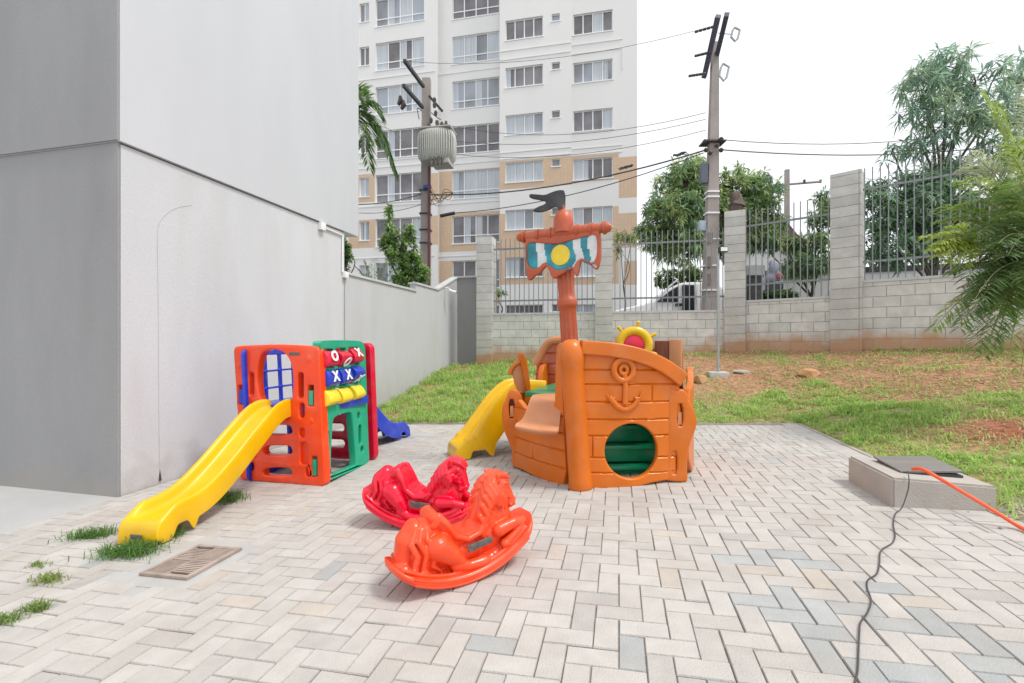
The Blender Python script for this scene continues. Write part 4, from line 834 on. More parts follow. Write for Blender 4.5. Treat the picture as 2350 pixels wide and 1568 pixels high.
# ---------------------------------------------------------------- rocking horses
def horse(name, m, base, heading, label, roll):
    o = empty(name, base, label, 'rocking horse', 'plastic rocking horses')
    slope = Matrix.Rotation(-math.atan(K), 3, 'Y'); rot = slope @ Matrix.Rotation(heading, 3, 'Z') @ Matrix.Rotation(-roll, 3, 'Y'); o.rotation_euler = rot.to_euler()
    return o
RA = .56
def arcz(x, h=0): return RA-math.sqrt((RA)**2-x*x)+h
def horse_meshes():
    bm = bmesh.new()
    # rocker: thick crescent plate with rounded upturned ends and raised beads along its edge
    xs_r = np.linspace(-.425, .425, 41); lo_ = [(x, arcz(x)) for x in xs_r]; hi_ = [(x*.985, arcz(x)+.066-.030*abs(x/.425)**3) for x in xs_r]
    rk = slab([lo_+hi_[::-1]], .285, .020, 4)
    for xx in [q*w_ for q in (-1, 1) for w_ in (.30, .32, .34, .355, .37, .385, .395, .405, .412, .418)]: bmesh.ops.bisect_plane(rk, geom=rk.verts[:]+rk.edges[:]+rk.faces[:], plane_co=(xx, 0, 0), plane_no=(1, 0, 0))
    for v in rk.verts: v.co.z *= math.sqrt(max(.04, 1-.93*max(0, min(1, (abs(v.co.x)-.31)/.115))**2.4))
    for s_ in (-1, 1):
        for dz, dy, r_ in ((.018, .1405, .006), (.050, .1405, .006)):
            tube(rk, [Vector((x, arcz(x)+dz-.012*abs(x/.425)**3, s_*(dy-.002))) for x in np.linspace(-.34, .34, 30)], r_, 6)
    rk.transform(Matrix.Rotation(R(90), 4, 'X')); 
    for v in rk.verts: pass
    m_ = bpy.data.meshes.new('rk'); 
    for v in rk.verts:
        pass
    rk.to_mesh(m_); rk.free(); rocker_me = m_
    b = bmesh.new(); 
    # torso, haunch, seat, chest
    S = lambda x, y, z, rx, ry, rz, a=0: sph(b, (x, y, z), 1, (rx, ry, rz), Matrix.Rotation(R(a), 3, 'Y'), 20)
    S(-.235, 0, .19, .115, .092, .155, -14); S(-.215, 0, .31, .08, .078, .07); S(-.05, 0, .15, .22, .09, .09); S(.12, 0, .19, .14, .088, .12, 10)
    S(.20, 0, .27, .10, .082, .13, -20)
    # backrest ridge and saddle rims
    chain(b, [(-.185, -.07, .37), (-.155, -.072, .41), (-.12, -.078, .36), (-.075, -.085, .275), (-.01, -.09, .235), (.06, -.088, .245), (.115, -.07, .30)], [.022, .024, .021, .019, .018, .018, .014])
    chain(b, [(-.185, .07, .37), (-.155, .072, .41), (-.12, .078, .36), (-.075, .085, .275), (-.01, .09, .235), (.06, .088, .245), (.115, .07, .30)], [.022, .024, .021, .019, .018, .018, .014])
    for y in (-.06, -.04, -.02, 0, .02, .04, .06): chain(b, [(-.175, y, .405), (-.145, y, .37), (-.10, y, .285), (-.04, y, .232), (.06, y, .238), (.11, y, .28)], [.030, .028, .028, .028, .028, .026])
    S(-.21, 0, .335, .08, .082, .065); S(-.10, 0, .21, .10, .088, .08, 40); chain(b, [(-.165, -.07, .41), (-.172, 0, .418), (-.165, .07, .41)], [.022, .024, .022])
    # neck and head, muzzle tucked down against the chest
    chain(b, [(.15, 0, .27), (.185, 0, .36), (.215, 0, .425)], [.10, .088, .078], (1, .85, 1))
    sph(b, (.245, 0, .445), .082, (.95, .82, .92), seg=20)
    chain(b, [(.255, 0, .43), (.292, 0, .375), (.308, 0, .335)], [.068, .050, .043], (1, .92, 1)); sph(b, (.31, 0, .325), .046, (.9, 1, .85), seg=16)
    for k in range(5): chain(b, [(.19, (k-2)*.018, .505), (.235, (k-2)*.022, .528), (.285, (k-2)*.02, .512), (.318, (k-2)*.014, .482)], [.018, .019, .017, .010])
    for s in (-1, 1):
        chain(b, [(.225, s*.060, .50), (.222, s*.072, .535)], [.018, .009])
        for k in range(6):
            t = k/5; x0 = .215-.105*t; z0 = .515-.03*t-.14*t*t
            chain(b, [(x0, s*.02, z0+.012), (x0-.024, s*.062, z0-.02), (x0-.008, s*.086, z0-.075), (x0-.034, s*.084, z0-.125), (x0-.022, s*.076, z0-.16)], [.021, .019, .017, .013, .006])
        for k in range(3): chain(b, [(.20+.012*k, s*.075, .47-.012*k), (.212+.016*k, s*.088, .42-.016*k), (.196+.018*k, s*.090, .355-.014*k)], [.014, .014, .007])
        # cheek, brow, eye, nostril, mouth, bridle
        sph(b, (.262, s*.05, .405), .036, (1, .55, 1), seg=12); chain(b, [(.275, s*.058, .468), (.305, s*.045, .448)], [.011, .009]); sph(b, (.293, s*.053, .438), .0115); sph(b, (.338, s*.022, .338), .013)
        chain(b, [(.298, s*.045, .318), (.336, s*.030, .307)], [.008, .007]); chain(b, [(.25, s*.071, .43), (.262, s*.066, .39), (.298, s*.048, .372)], [.007, .007, .007])
        # folded front leg lying on the rocker, knee forward
        chain(b, [(.18, s*.085, .22), (.27, s*.095, .235), (.335, s*.085, .225)], [.045, .034, .028]); chain(b, [(.335, s*.085, .225), (.29, s*.10, .18), (.22, s*.105, .145)], [.027, .022, .024])
        sph(b, (.205, s*.105, .135), .03, (1.1, .9, .9))
        # hind leg: thigh, hock, shank, hoof
        chain(b, [(-.18, s*.075, .25), (-.12, s*.095, .19), (-.08, s*.10, .145)], [.075, .055, .036]); chain(b, [(-.10, s*.10, .125), (-.03, s*.108, .095), (.04, s*.11, .09)], [.034, .028, .03]); sph(b, (.055, s*.11, .09), .032, (1.2, .9, .9))
        # tail locks falling over the haunch
        for k in range(3):
            dx = .046*k
            chain(b, [(-.27+dx*.5, s*(.045+.008*k), .375-.01*k), (-.315+dx*.9, s*(.078+.004*k), .31), (-.295+dx, s*(.092+.003*k), .24), (-.325+dx*1.1, s*(.094+.003*k), .17), (-.295+dx*1.25, s*.097, .118)], [.012, .017, .017, .014, .006])
    chain(b, [(-.27, 0, .37), (-.32, 0, .31), (-.34, 0, .22), (-.345, 0, .15)], [.045, .05, .05, .045], (1, 1.3, 1), .2)
    # bead where the body meets the rocker
    for s in (-1, 1): chain(b, [(x, s*.110, arcz(x)+.068) for x in np.linspace(-.36, .34, 14)], [.012]*14)
    for x in np.linspace(-.36, .34, 30): sph(b, (x, 0, arcz(x)+.06), .045, (1, 2.2, .8), seg=10)
    # arm of the seat for the feet / hands: cross handle
    body = fuse(b, .0042, 5); rk = rocker_me
    for me in (body, rk): me.transform(Matrix.Diagonal((.97, 1, .89, 1)))
    return body, rk
body_me, rock_me = horse_meshes()
def place_horse(hd, m, base, roll, label):
    o = horse('rocking_horse', m, base, hd, label, roll)
    for nm, me in (('body', body_me), ('rocker', rock_me)):
        c = me.copy(); c.materials.clear(); obj(nm, c, m, o, smooth=80, world=False)
    bm = bmesh.new(); tube(bm, [(0, -.0, 0), (0, 0, 0)], .001, 3); bm.free()
    b = bmesh.new(); bx(b, (-.07, -.004, -.018), (.07, .004, .018), bev=.002); b.transform(Matrix.Translation((.045, -.1085, .168)) @ Matrix.Rotation(R(-2), 4, 'Y') @ Matrix.Rotation(R(6), 4, 'X')); obj('label_plate', b, M['label'], o, world=False)
    return o
ho = gp(1045, 1345); hl, hrr = gp(885, 1290, .16), gp(1215, 1195, .16)
heading = math.atan2(hrr.y-hl.y, hrr.x-hl.x)
place_horse(heading, M['horse_orange'], Vector((ho.x+.01, ho.y+.15, K*ho.x+.003)), R(5), 'orange plastic rocking horse, the nearer of the two, overlapping the red one')
h2 = gp(952, 1212); hl2, hr2 = gp(828, 1140, .16), gp(1105, 1150, .16)
place_horse(math.atan2(hr2.y-hl2.y, hr2.x-hl2.x), M['horse_red'], Vector((h2.x-.0, h2.y+.07, K*h2.x+.003)), R(-6), 'crimson red plastic rocking horse, the farther of the two, behind the orange one')
# ---------------------------------------------------------------- yard light, stones
lp = empty('yard_light', (0, 0, 0), 'thin grey light pole with a small floodlight, on the grass before the fence', 'light pole')
b0 = att(1648, 842, 8.6); b0.z = ground(b0.x, b0.y); lp.location = b0
bm = bmesh.new(); bx(bm, (b0.x-.17, b0.y-.17, b0.z-.06), (b0.x+.17, b0.y+.17, b0.z+.05), bev=.012); obj('concrete_base', bm, M['coping'], lp)
ptop = att(1648, 570, 8.6); bm = bmesh.new(); tube(bm, [b0+Vector((0, 0, .05)), Vector((b0.x, b0.y, ptop.z))], .025, 12); obj('pole', bm, M['galv'], lp)
bm = bmesh.new(); c = Vector((b0.x, b0.y, ptop.z-.05)); bx(bm, (-.02, -.13, -.05), (.13, -.03, .05), Matrix.Translation(c) @ Matrix.Rotation(TH, 4, 'Z'), bev=.006); hd_ = obj('floodlight', bm, M['dark'], lp)
bm = bmesh.new(); bx(bm, (-.008, -.134, -.036), (.118, -.131, .036), Matrix.Translation(c) @ Matrix.Rotation(TH, 4, 'Z')); obj('lens', bm, M['frame_white'], hd_)
def hit(x, y):
    d = ray(x, y); t = 2.0
    while t < 14 and CAM.z+d.z*t > ground(d.x*t, d.y*t): t += .02
    return CAM+d*t
def rock(x, y, t, sx, sy, sz, label, seed, flat=False):
    p = hit(x, y); b = bmesh.new(); random.seed(seed)
    for _ in range(26):
        v = Vector((random.uniform(-1, 1), random.uniform(-1, 1), random.uniform(-.6, 1))).normalized()*random.uniform(.85, 1.1); b.verts.new((v.x*sx, v.y*sy, v.z*sz))
    bmesh.ops.convex_hull(b, input=b.verts); b.verts.ensure_lookup_table()
    for v in [v for v in b.verts if not v.link_faces]: b.verts.remove(v)
    bmesh.ops.bevel(b, geom=b.edges[:], offset=.006, segments=1, affect='EDGES'); b.transform(Matrix.Translation((p.x, p.y, ground(p.x, p.y)+sz*.35)))
    top('rubble_stone', b, M['rock'] if not flat else M['concrete'], label, 'stone', 'broken stones on the grass', smooth=20)
rock(1605, 880, 7.4, .145, .12, .13, 'chunky orange stone on the grass just right of the toy ship', 3)
rock(1856, 864, 6.9, .20, .12, .11, 'long pale orange stone lying on dry leaves below the tallest pillar', 5)
rock(1703, 857, 8.1, .16, .10, .05, 'flat brown slab beside the base of the yard light', 8, True)
random.seed(11)
# ---------------------------------------------------------------- grass and leaf litter
def blades(P, hgt, wid, col, lean=.6):
    n = len(P); a = rng.uniform(0, 2*PI, n); d = np.stack([np.cos(a), np.sin(a), np.zeros(n)], 1); s = np.stack([-np.sin(a), np.cos(a), np.zeros(n)], 1)
    h = hgt[:, None]; w_ = wid[:, None]; ln = rng.uniform(.1, lean, n)[:, None]
    V = np.stack([P-s*w_, P+s*w_, P+s*w_*.8+d*h*ln*.45+np.array([0, 0, 1])*h*.6, P-s*w_*.8+d*h*ln*.45+np.array([0, 0, 1])*h*.6, P+d*h*ln*1.3+np.array([0, 0, 1])*h*(1-.45*ln), P+d*h*ln*1.3+np.array([0, 0, 1])*h*(1-.45*ln)+s*w_*.1], 1).reshape(-1, 3)
    i = np.arange(n)[:, None]*6; Fc = np.concatenate([i+np.array([0, 1, 2, 3]), i+np.array([3, 2, 5, 4])], 0); C = np.concatenate([col, col], 0); return V, Fc, C
def scatter_grass():
    Ps, Hs, Ws, Cs = [], [], [], []; LP, LH, LW, LC = [], [], [], []; n = 0
    while n < 120000:
        if random.random() < .5: x, y = random.uniform(-4.3, 7.5), random.uniform(PY, 11.3)
        else: x, y = random.uniform(PX+.03, 7.8), random.uniform(2.8, 10)
        if x < PX and y < PY: continue
        if y > 11.15 or (x > 2.57 and (y-11.2)+(x-2.57)*.51 > -.08): continue
        dd = math.hypot(x, y); 
        if random.random() > min(1, (6.5/dd)**1.2+.12): continue
        cl_ = noise.noise((x*3.1, y*3.1, 15))*.6+noise.noise((x*7.5, y*7.5, 4))*.5
        if random.random() < -cl_*2.2: continue
        s = soilness(x, y); g = noise.noise((x*1.6, y*1.6, 5))*.5+.5
        n += 1
        z = ground(x, y)
        if random.random() < s*.88:
            if random.random() < .55: LP.append((x, y, z+.002)); LH.append(random.uniform(.02, .055)); LW.append(random.uniform(.003, .007)); c = random.choice([(.58, .44, .30), (.45, .28, .17), (.62, .52, .36), (.36, .34, .16)]); LC.append(np.array(c)*random.uniform(.7, 1.2))
            continue
        tall = 1+.8*max(0, 1-(dd-3)/8)*0
        left = 1.5 if x < -1 else 1.0
        Ps.append((x, y, z-.003)); Hs.append(random.uniform(.035, .085)*left*(.8+.5*g)*(1-.35*s)*(1+max(-.4, cl_*1.7))); Ws.append(random.uniform(.0022, .0046)*(1+dd/10))
        c = np.array((.33, .49, .13))*(1-g*.45)+np.array((.48, .62, .21))*g*.45; q = random.random()
        if q < .08+.30*s: c = np.array((.48, .43, .24))
        elif q < .2: c = np.array((.34, .44, .13))
        Cs.append(c*random.uniform(.75, 1.25))
    V, Fc, C = blades(np.array(Ps), np.array(Hs), np.array(Ws), np.array(Cs), 1.5)
    tag(obj('grass', nmesh('grass', V, Fc, C), M['grassblade'], smooth=0), 'short patchy green turf between the paving and the block fence', 'grass', kind='stuff')
    P, h_, w_, c = map(np.array, (LP, LH, LW, LC)); n = len(P); a = rng.uniform(0, 2*PI, n); d = np.stack([np.cos(a), np.sin(a), rng.uniform(-.1, .35, n)], 1); s = np.stack([-np.sin(a), np.cos(a), rng.uniform(-.3, .3, n)], 1)
    V = np.stack([P-s*w_[:, None], P+s*w_[:, None], P+s*w_[:, None]*.6+d*h_[:, None]+[0, 0, .003], P-s*w_[:, None]*.6+d*h_[:, None]+[0, 0, .003]], 1).reshape(-1, 3)
    tag(obj('leaf_litter', nmesh('litter', V, np.arange(4*n).reshape(-1, 4), c), M['grassblade'], smooth=0), 'dry fallen leaves and straw on the bare soil near the fence', 'leaf litter', kind='stuff')
scatter_grass()
# gravel at the right edge of the paving
gb = bmesh.new()
for _ in range(900):
    x = random.uniform(2.2, 3.4); y = random.uniform(1.6, 3.75)
    if x < 2.36+.12*random.random() and random.random() < .75: continue
    r_ = random.uniform(.004, .013); z = ground(x, y) if x > PX else K*x
    sph(gb, (x, y, z+r_*.4), r_, (1, random.uniform(.6, 1), random.uniform(.5, .9)), Matrix.Rotation(random.random()*3, 3, 'Z'), 6)
tag(obj('gravel', gb, mat('grey_gravel', (.36, .34, .35), .9, .4, 40), smooth=0), 'loose grey gravel along the right edge of the paving', 'gravel', kind='stuff')
def tuft(x, y, n, h, spread, label, ex=1.0, ang=0.0, pale=0.0):
    c = gp(x, y); P = []; 
    for _ in range(n): u, v = random.gauss(0, spread*ex), random.gauss(0, spread); xx = c.x+u*math.cos(ang)-v*math.sin(ang); yy = c.y+u*math.sin(ang)+v*math.cos(ang); P.append((xx, yy, K*xx))
    cc = np.array([(np.array((.10, .20, .045))*(1-pale)+np.array((.30, .32, .10))*pale)*random.uniform(.7, 1.4) for _ in range(n)])
    V, Fc, C = blades(np.array(P), np.array([random.uniform(.4, 1)*h for _ in range(n)]), np.array([random.uniform(.0015, .0035) for _ in range(n)]), cc, 1.5)
    top('weed_tuft', nmesh('weed', V, Fc, C), M['grassblade'], label, 'weeds', 'weeds growing in the paving joints', smooth=0)
tuft(515, 1150, 420, .11, .055, 'dense green weed tuft under the middle of the long yellow slide', 1.6)
tuft(300, 1272, 520, .10, .05, 'largest bushy weed tuft in front of the yellow slide foot, beside the drain', 1.8, .2)
tuft(210, 1232, 300, .085, .035, 'flat weed tuft just left of the yellow slide foot', 2.3, .3)
tuft(395, 1232, 160, .09, .03, 'small weed tuft growing inside the arch of the yellow slide foot')
tuft(112, 1333, 160, .05, .022, 'low yellowish weed patch in the joints left of the drain', 2.2, 0, .5)
tuft(90, 1400, 130, .055, .018, 'small weed patch near the lower left corner, the one farther from the frame edge', 2.0, 0, .4)
tuft(14, 1428, 120, .05, .018, 'small weed patch cut by the left frame edge', 2.0, 0, .3)
tuft(90, 1300, 60, .04, .018, 'sparse thin weeds above the low yellowish patch', 2.2, 0, .4)
tuft(880, 945, 200, .16, .08, 'tall weeds at the foot of the painted wall where the grass begins', 2)
# ---------------------------------------------------------------- apartment building across the street
AB = R(13.2-11.8) ; O0 = att(1147, 785, 27.07); O0.z = 0; fd = Vector((math.cos(AB), math.sin(AB), 0)); fn = Vector((math.sin(AB), -math.cos(AB), 0))
apt = empty('apartment_building', O0+Vector((0, 0, 1.0)), 'tall white apartment building with rows of windows and tan tiled lower storeys across the street', 'building', None, AB)
def bay(xl, xr, dep): # local s range for a bay recessed by dep
    P = O0-fn*dep
    def f(x, y): d = ray(x, y); t = (P-CAM).dot(fn)/d.dot(fn); q = CAM+d*t-P; return q.dot(fd), (CAM+d*t).z
    return f
PIT = 2.81
def facade(f, xl, xr, dep, wins, tan, nm, seed, extra_left=0, extra_right=0):
    """wins: list of (x0,x1,ztop,zbot,cols,transom); tan: list of (x0,x1,z0,z1) tiled areas"""
    s0_, s1_ = f(xl, 785)[0]-extra_left, f(xr, 785)[0]+extra_right; zlo, zhi = .9, 34; ops = []
    for (xa, xb, zt_, zb_, nc, tr) in wins:
        for k in range(-4, 7):
            a, b_ = f(xa, 785)[0], f(xb, 785)[0]; z1_, z0_ = zt_+k*PIT, zb_+k*PIT
            if z0_ < 1.6: continue
            if z1_ > 33: continue
            ops.append((a, b_, z0_, z1_, nc, tr, k))
    tl = [(f(a, 785)[0], f(b, 785)[0], z0, z1) for a, b, z0, z1 in tan]
    X = sorted(set([s0_, s1_]+[o[0] for o in ops]+[o[1] for o in ops]+[v for t in tl for v in t[:2] if s0_ < v < s1_])); Z = sorted(set([zlo, zhi]+[o[2] for o in ops]+[o[3] for o in ops]+[v for t in tl for v in t[2:]]))
    bm = bmesh.new(); vs = {}
    def V(i, j):
        if (i, j) not in vs: vs[i, j] = bm.verts.new((X[i], dep, Z[j]-1.0))
        return vs[i, j]
    for i in range(len(X)-1):
        for j in range(len(Z)-1):
            cx, cz = (X[i]+X[i+1])/2, (Z[j]+Z[j+1])/2
            if any(o[0] < cx < o[1] and o[2] < cz < o[3] for o in ops): continue
            fa = bm.faces.new((V(i, j), V(i+1, j), V(i+1, j+1), V(i, j+1))); fa.material_index = 1 if any(t[0] < cx < t[1] and t[2] < cz < t[3] for t in tl) else 0
    D = .22
    for (a, b_, z0_, z1_, nc, tr, k) in ops:
        q = [(a, z0_-1), (b_, z0_-1), (b_, z1_-1), (a, z1_-1)]
        for e in range(4):
            (xa_, za_), (xb_, zb__) = q[e], q[(e+1) % 4]; bm.faces.new([bm.verts.new(v) for v in ((xa_, dep, za_), (xb_, dep, zb__), (xb_, dep+D, zb__), (xa_, dep+D, za_))])
    obj(nm, bm, [M['facade'], M['tile']], apt, smooth=0, world=False)
    rnd = random.Random(seed)
    for (a, b_, z0_, z1_, nc, tr, k) in ops:
        if z1_ > 26.5 or z0_ < 2.0: pass
        w_ = bmesh.new(); fw = .045 if nc > 1 else .03
        for lo, hi in (((a, z0_), (b_, z0_+fw)), ((a, z1_-fw), (b_, z1_)), ((a, z0_+fw), (a+fw, z1_-fw)), ((b_-fw, z0_+fw), (b_, z1_-fw))): bx(w_, (lo[0], dep+.10, lo[1]-1), (hi[0], dep+.17, hi[1]-1))
        cwid = (b_-a)/nc
        for c in range(1, nc): bx(w_, (a+c*cwid-.032, dep+.104, z0_+fw-1), (a+c*cwid+.032, dep+.166, z1_-fw-1))
        if tr:
            zt = z0_+(z1_-z0_)*.29; bx(w_, (a+fw, dep+.097, zt-.03-1), (b_-fw, dep+.163, zt+.03-1))
        bx(w_, (a-.06, dep-.04, z0_-.06-1), (b_+.06, dep+.10, z0_-.002-1))
        wo = obj('window', w_, M['frame_white'], apt, smooth=0, world=False)
        g_ = bmesh.new(); bx(g_, (a+.01, dep+.14, z0_+.01-1), (b_-.01, dep+.148, z1_-.01-1)); dk = rnd.random() < .35; obj('pane', g_, M['glass_dark'] if dk else M['glass'], wo, smooth=0, world=False)
        # curtains behind some of the sashes (in front of the dark room, drawn just inside the glass)
        if nc > 1:
            for c in range(nc):
                if rnd.random() < (.75 if not dk else .3):
                    x0_ = a+c*cwid+.05; x1_ = a+(c+1)*cwid-.05
                    if rnd.random() < .3: x1_ = x0_+(x1_-x0_)*.55
                    cb_ = bmesh.new(); n = 10; cols_ = [(cb_.verts.new((x0_+(x1_-x0_)*q/n, dep+.118+.014*(q % 2), z0_+.05-1)), cb_.verts.new((x0_+(x1_-x0_)*q/n, dep+.118+.014*(q % 2), z1_-.05-1))) for q in range(n+1)]
                    for q in range(n): cb_.faces.new((cols_[q][0], cols_[q+1][0], cols_[q+1][1], cols_[q][1]))
                    obj('curtain', cb_, M['curtain'], wo, smooth=0, world=False)
f1 = bay(1147, 1312, 0); zt1 = f1(1160, 266.8)[1]; zb1 = f1(1160, 312)[1]
fA2 = bay(1312, 1462, .3); zt2 = fA2(1315, 257)[1]; zb2 = fA2(1315, 304)[1]
fB1 = bay(1005, 1147, .8); ztb = fB1(1040, 292)[1]; zbb = fB1(1040, 355)[1]
fB2 = bay(823, 1005, .35); ztc = fB2(862, 303)[1]; zbc = fB2(862, 366)[1]
T1 = f1(1150, 372)[1]; 
tA = [(1147, 1312, f1(1150, 445)[1], T1), (1147, 1312, f1(1150, 560)[1], f1(1150, 500)[1]), (1147, 1312, f1(1150, 662)[1], f1(1150, 590)[1])]
facade(f1, 1147, 1312, 0, [(1160, 1246, zt1, zb1, 4, False), (1266, 1285, zt1+.0, zt1-.42, 1, False)], [(1147, 1312, f1(1150, 437)[1], T1), (1147, 1312, f1(1150, 655)[1], f1(1150, 492)[1])], 'facade_bay', 3)
facade(fA2, 1312, 1462, .3, [(1315.5, 1406, zt2, zb2, 4, False)], [(1312, 1420, fA2(1320, 420)[1], fA2(1320, 361)[1]), (1420, 1462, fA2(1440, 455)[1], fA2(1440, 361)[1]), (1312, 1420, fA2(1320, 655)[1], fA2(1320, 480)[1]), (1420, 1462, fA2(1440, 570)[1], fA2(1440, 490)[1]), (1432, 1462, fA2(1440, 655)[1], fA2(1440, 600)[1])], 'facade_bay', 5)
facade(fB1, 1005, 1147, .8, [(1038, 1146, ztb, zbb, 4, True)], [(1008, 1147, fB1(1020, 455)[1], fB1(1020, 395)[1]), (1008, 1147, fB1(1020, 580)[1], fB1(1020, 492)[1]), (1008, 1147, fB1(1020, 700)[1], fB1(1020, 600)[1])], 'facade_bay', 8)
facade(fB2, 823, 1005, .35, [(825, 847, ztc-.1, zbc+.45, 2, False), (862, 973, ztc, zbc, 4, True)], [(815, 860, fB2(850, 465)[1], fB2(850, 400)[1]), (975, 1005, fB2(980, 465)[1], fB2(980, 400)[1]), (800, 1005, fB2(850, 570)[1], fB2(850, 505)[1])], 'facade_bay', 12, extra_left=9)
sR = fA2(1462, 785)[0]; sL = fB2(823, 785)[0]-9
def Lz(z): return z-1.0
bm = bmesh.new(); bx(bm, (sL, 1.3, -.1), (sR, 14, Lz(34)))
s1a = f1(1147, 785)[0]; s1b = fA2(1312, 785)[0]; sB = fB1(1005, 785)[0]
bx(bm, (s1a, .006, -.1), (s1a+.02, 1.3, Lz(34))); bx(bm, (s1b-.02, .004, -.1), (s1b-.001, 1.3, Lz(34))); bx(bm, (sR-.02, .304, -.1), (sR+.0, 1.31, Lz(34))); bx(bm, (sB-.02, .354, -.1), (sB, 1.3, Lz(34)))
obj('building_body', bm, M['facade'], apt, smooth=0, world=False)
# thin moulded string lines and the frame-like moulding on the right bay
bm = bmesh.new()
def line(f, dep, xa, ya, xb, yb):
    (a, z), (b_, z2_) = f(xa, ya), f(xb, yb)
    if abs(b_-a) > abs(z2_-z): bx(bm, (min(a, b_), dep-.03, Lz((z+z2_)/2)-.03), (max(a, b_), dep-.002, Lz((z+z2_)/2)+.03))
    else: bx(bm, (a-.03, dep-.03, Lz(min(z, z2_))), (a+.03, dep-.002, Lz(max(z, z2_))))
for y in (143, 360): line(f1, 0, 1148, y, 1148+1, y) if False else None
for zz in (f1(1150, 140)[1], f1(1150, 120)[1], f1(1150, 372)[1]+.12, f1(1150, 372)[1]+.5): bx(bm, (s1a+.02, -.03, Lz(zz)-.03), (s1b-.02, -.002, Lz(zz)+.03)); bx(bm, (s1b, .27, Lz(zz)-.03), (sR-.8 if zz < 19.5 else sR-.02, .298, Lz(zz)+.03))
bx(bm, (sR-.83, .268, Lz(f1(1150, 140)[1]-1.2)), (sR-.77, .297, Lz(f1(1150, 140)[1])))
for zz in (fB1(1020, 172)[1], fB1(1020, 380)[1], fB1(1020, 365)[1], fB1(1020, 470)[1], fB1(1020, 590)[1]): bx(bm, (sB+.01, .77, Lz(zz)-.03), (s1a-.01, .798, Lz(zz)+.03)); bx(bm, (sL, .32, Lz(zz)-.03), (sB-.03, .348, Lz(zz)+.03))
obj('moulding', bm, M['facade'], apt, smooth=0, world=False)
# ---------------------------------------------------------------- foliage tools
def leaves(P, D, Nn, ln, wd, col):
    """one slightly folded quad pair per leaf"""
    D = D/np.linalg.norm(D, axis=1)[:, None]; S = np.cross(D, Nn); S /= np.linalg.norm(S, axis=1)[:, None]+1e-9; U = np.cross(S, D); l = ln[:, None]; w_ = wd[:, None]
    g_ = np.array([0, 0, -1.0]); tip = P+D*l+g_*l*.22; mid = P+D*l*.5+g_*l*.03
    V = np.stack([P, mid+S*w_+U*w_*.35, tip, mid-S*w_+U*w_*.35, mid], 1).reshape(-1, 3); i = np.arange(len(P))[:, None]*5
    Fc = np.concatenate([i+np.array([0, 4, 1]), i+np.array([4, 2, 1]), i+np.array([0, 3, 4]), i+np.array([3, 2, 4])], 0); return V, Fc, np.concatenate([col]*4, 0)
def rosettes(C, nper, ln, wd, cols, droop=.3):
    Ps, Ds, Ns, Ls, Ws, Cs = [], [], [], [], [], []
    for c in C:
        ax_ = Vector((random.gauss(0, .5), random.gauss(0, .5), random.uniform(.2, 1))).normalized(); base = np.array(random.choice(cols))*random.uniform(.75, 1.3)
        for k in range(nper):
            a = 2*PI*k*.382+random.random(); e = random.uniform(-.5, .6)-droop*.5; o_ = ax_.orthogonal().normalized(); p_ = ax_.cross(o_); d = (o_*math.cos(a)+p_*math.sin(a))*math.cos(e)+ax_*math.sin(e)
            d.z -= droop*random.random(); Ps.append(c+ax_*random.uniform(-.06, .02)); Ds.append(d); Ns.append((random.gauss(0, .3), random.gauss(0, .3), 1)); Ls.append(ln*random.uniform(.65, 1.15)); Ws.append(wd*random.uniform(.8, 1.2)); Cs.append(base*random.uniform(.8, 1.2))
    return leaves(np.array(Ps, float), np.array(Ds, float), np.array(Ns, float), np.array(Ls), np.array(Ws), np.array(Cs))
def tree(name, label, cat, base, blobs, nros, nper, ln, wd, cols, tr=.16, group=None, droop=.3, fork=None):
    o = empty(name, base, label, cat, group); bm = bmesh.new(); base = Vector(base)
    ctr = [b[0] for b in blobs]; fk = fork or base.lerp(sum(ctr, Vector())/len(ctr), .45); tube(bm, smoothpath([base-Vector((0, 0, .1)), base.lerp(fk, .5)+Vector((.06, .04, 0)), fk], 4), [tr+(tr*.75-tr)*i/8 for i in range(9)], 10)
    Cp = []; tot = sum(b[1].x*b[1].y*b[1].z for b in blobs)**1
    for c, r in blobs:
        lp_ = smoothpath([fk, fk.lerp(c, .5)+Vector((random.gauss(0, .15), random.gauss(0, .15), .1)), c], 4); tube(bm, lp_, [tr*.55*(1-.75*i/8) for i in range(9)], 7)
        n = max(6, int(nros*(r.x*r.y*r.z)**.7/sum((q[1].x*q[1].y*q[1].z)**.7 for q in blobs)))
        for _ in range(n):
            v = Vector((random.gauss(0, 1), random.gauss(0, 1), random.gauss(0, 1))).normalized()*random.uniform(.45, 1.05); p = c+Vector((v.x*r.x, v.y*r.y, v.z*r.z)); Cp.append(p)
            if random.random() < .45: tube(bm, [c.lerp(p, random.uniform(0, .3)), c.lerp(p, .6)+Vector((0, 0, .05)), p], [.025*tr/.16, .015*tr/.16, .007], 4, cap=False)
    obj('trunk', bm, M['bark'], o); V, Fc, C = rosettes(Cp, nper, ln, wd, cols, droop); obj('crown', nmesh('crown', V, Fc, C), M['leaf'], o, smooth=0); return o
def B(x, y, t, rx, rz, ry=None): return (att(x, y, t), Vector((rx*t/F, (ry or rx)*t/F, rz*t/F)))
GR = [(.17, .26, .12), (.22, .33, .15), (.16, .26, .17), (.28, .38, .17)]; GY = GR+[(.34, .40, .17)]
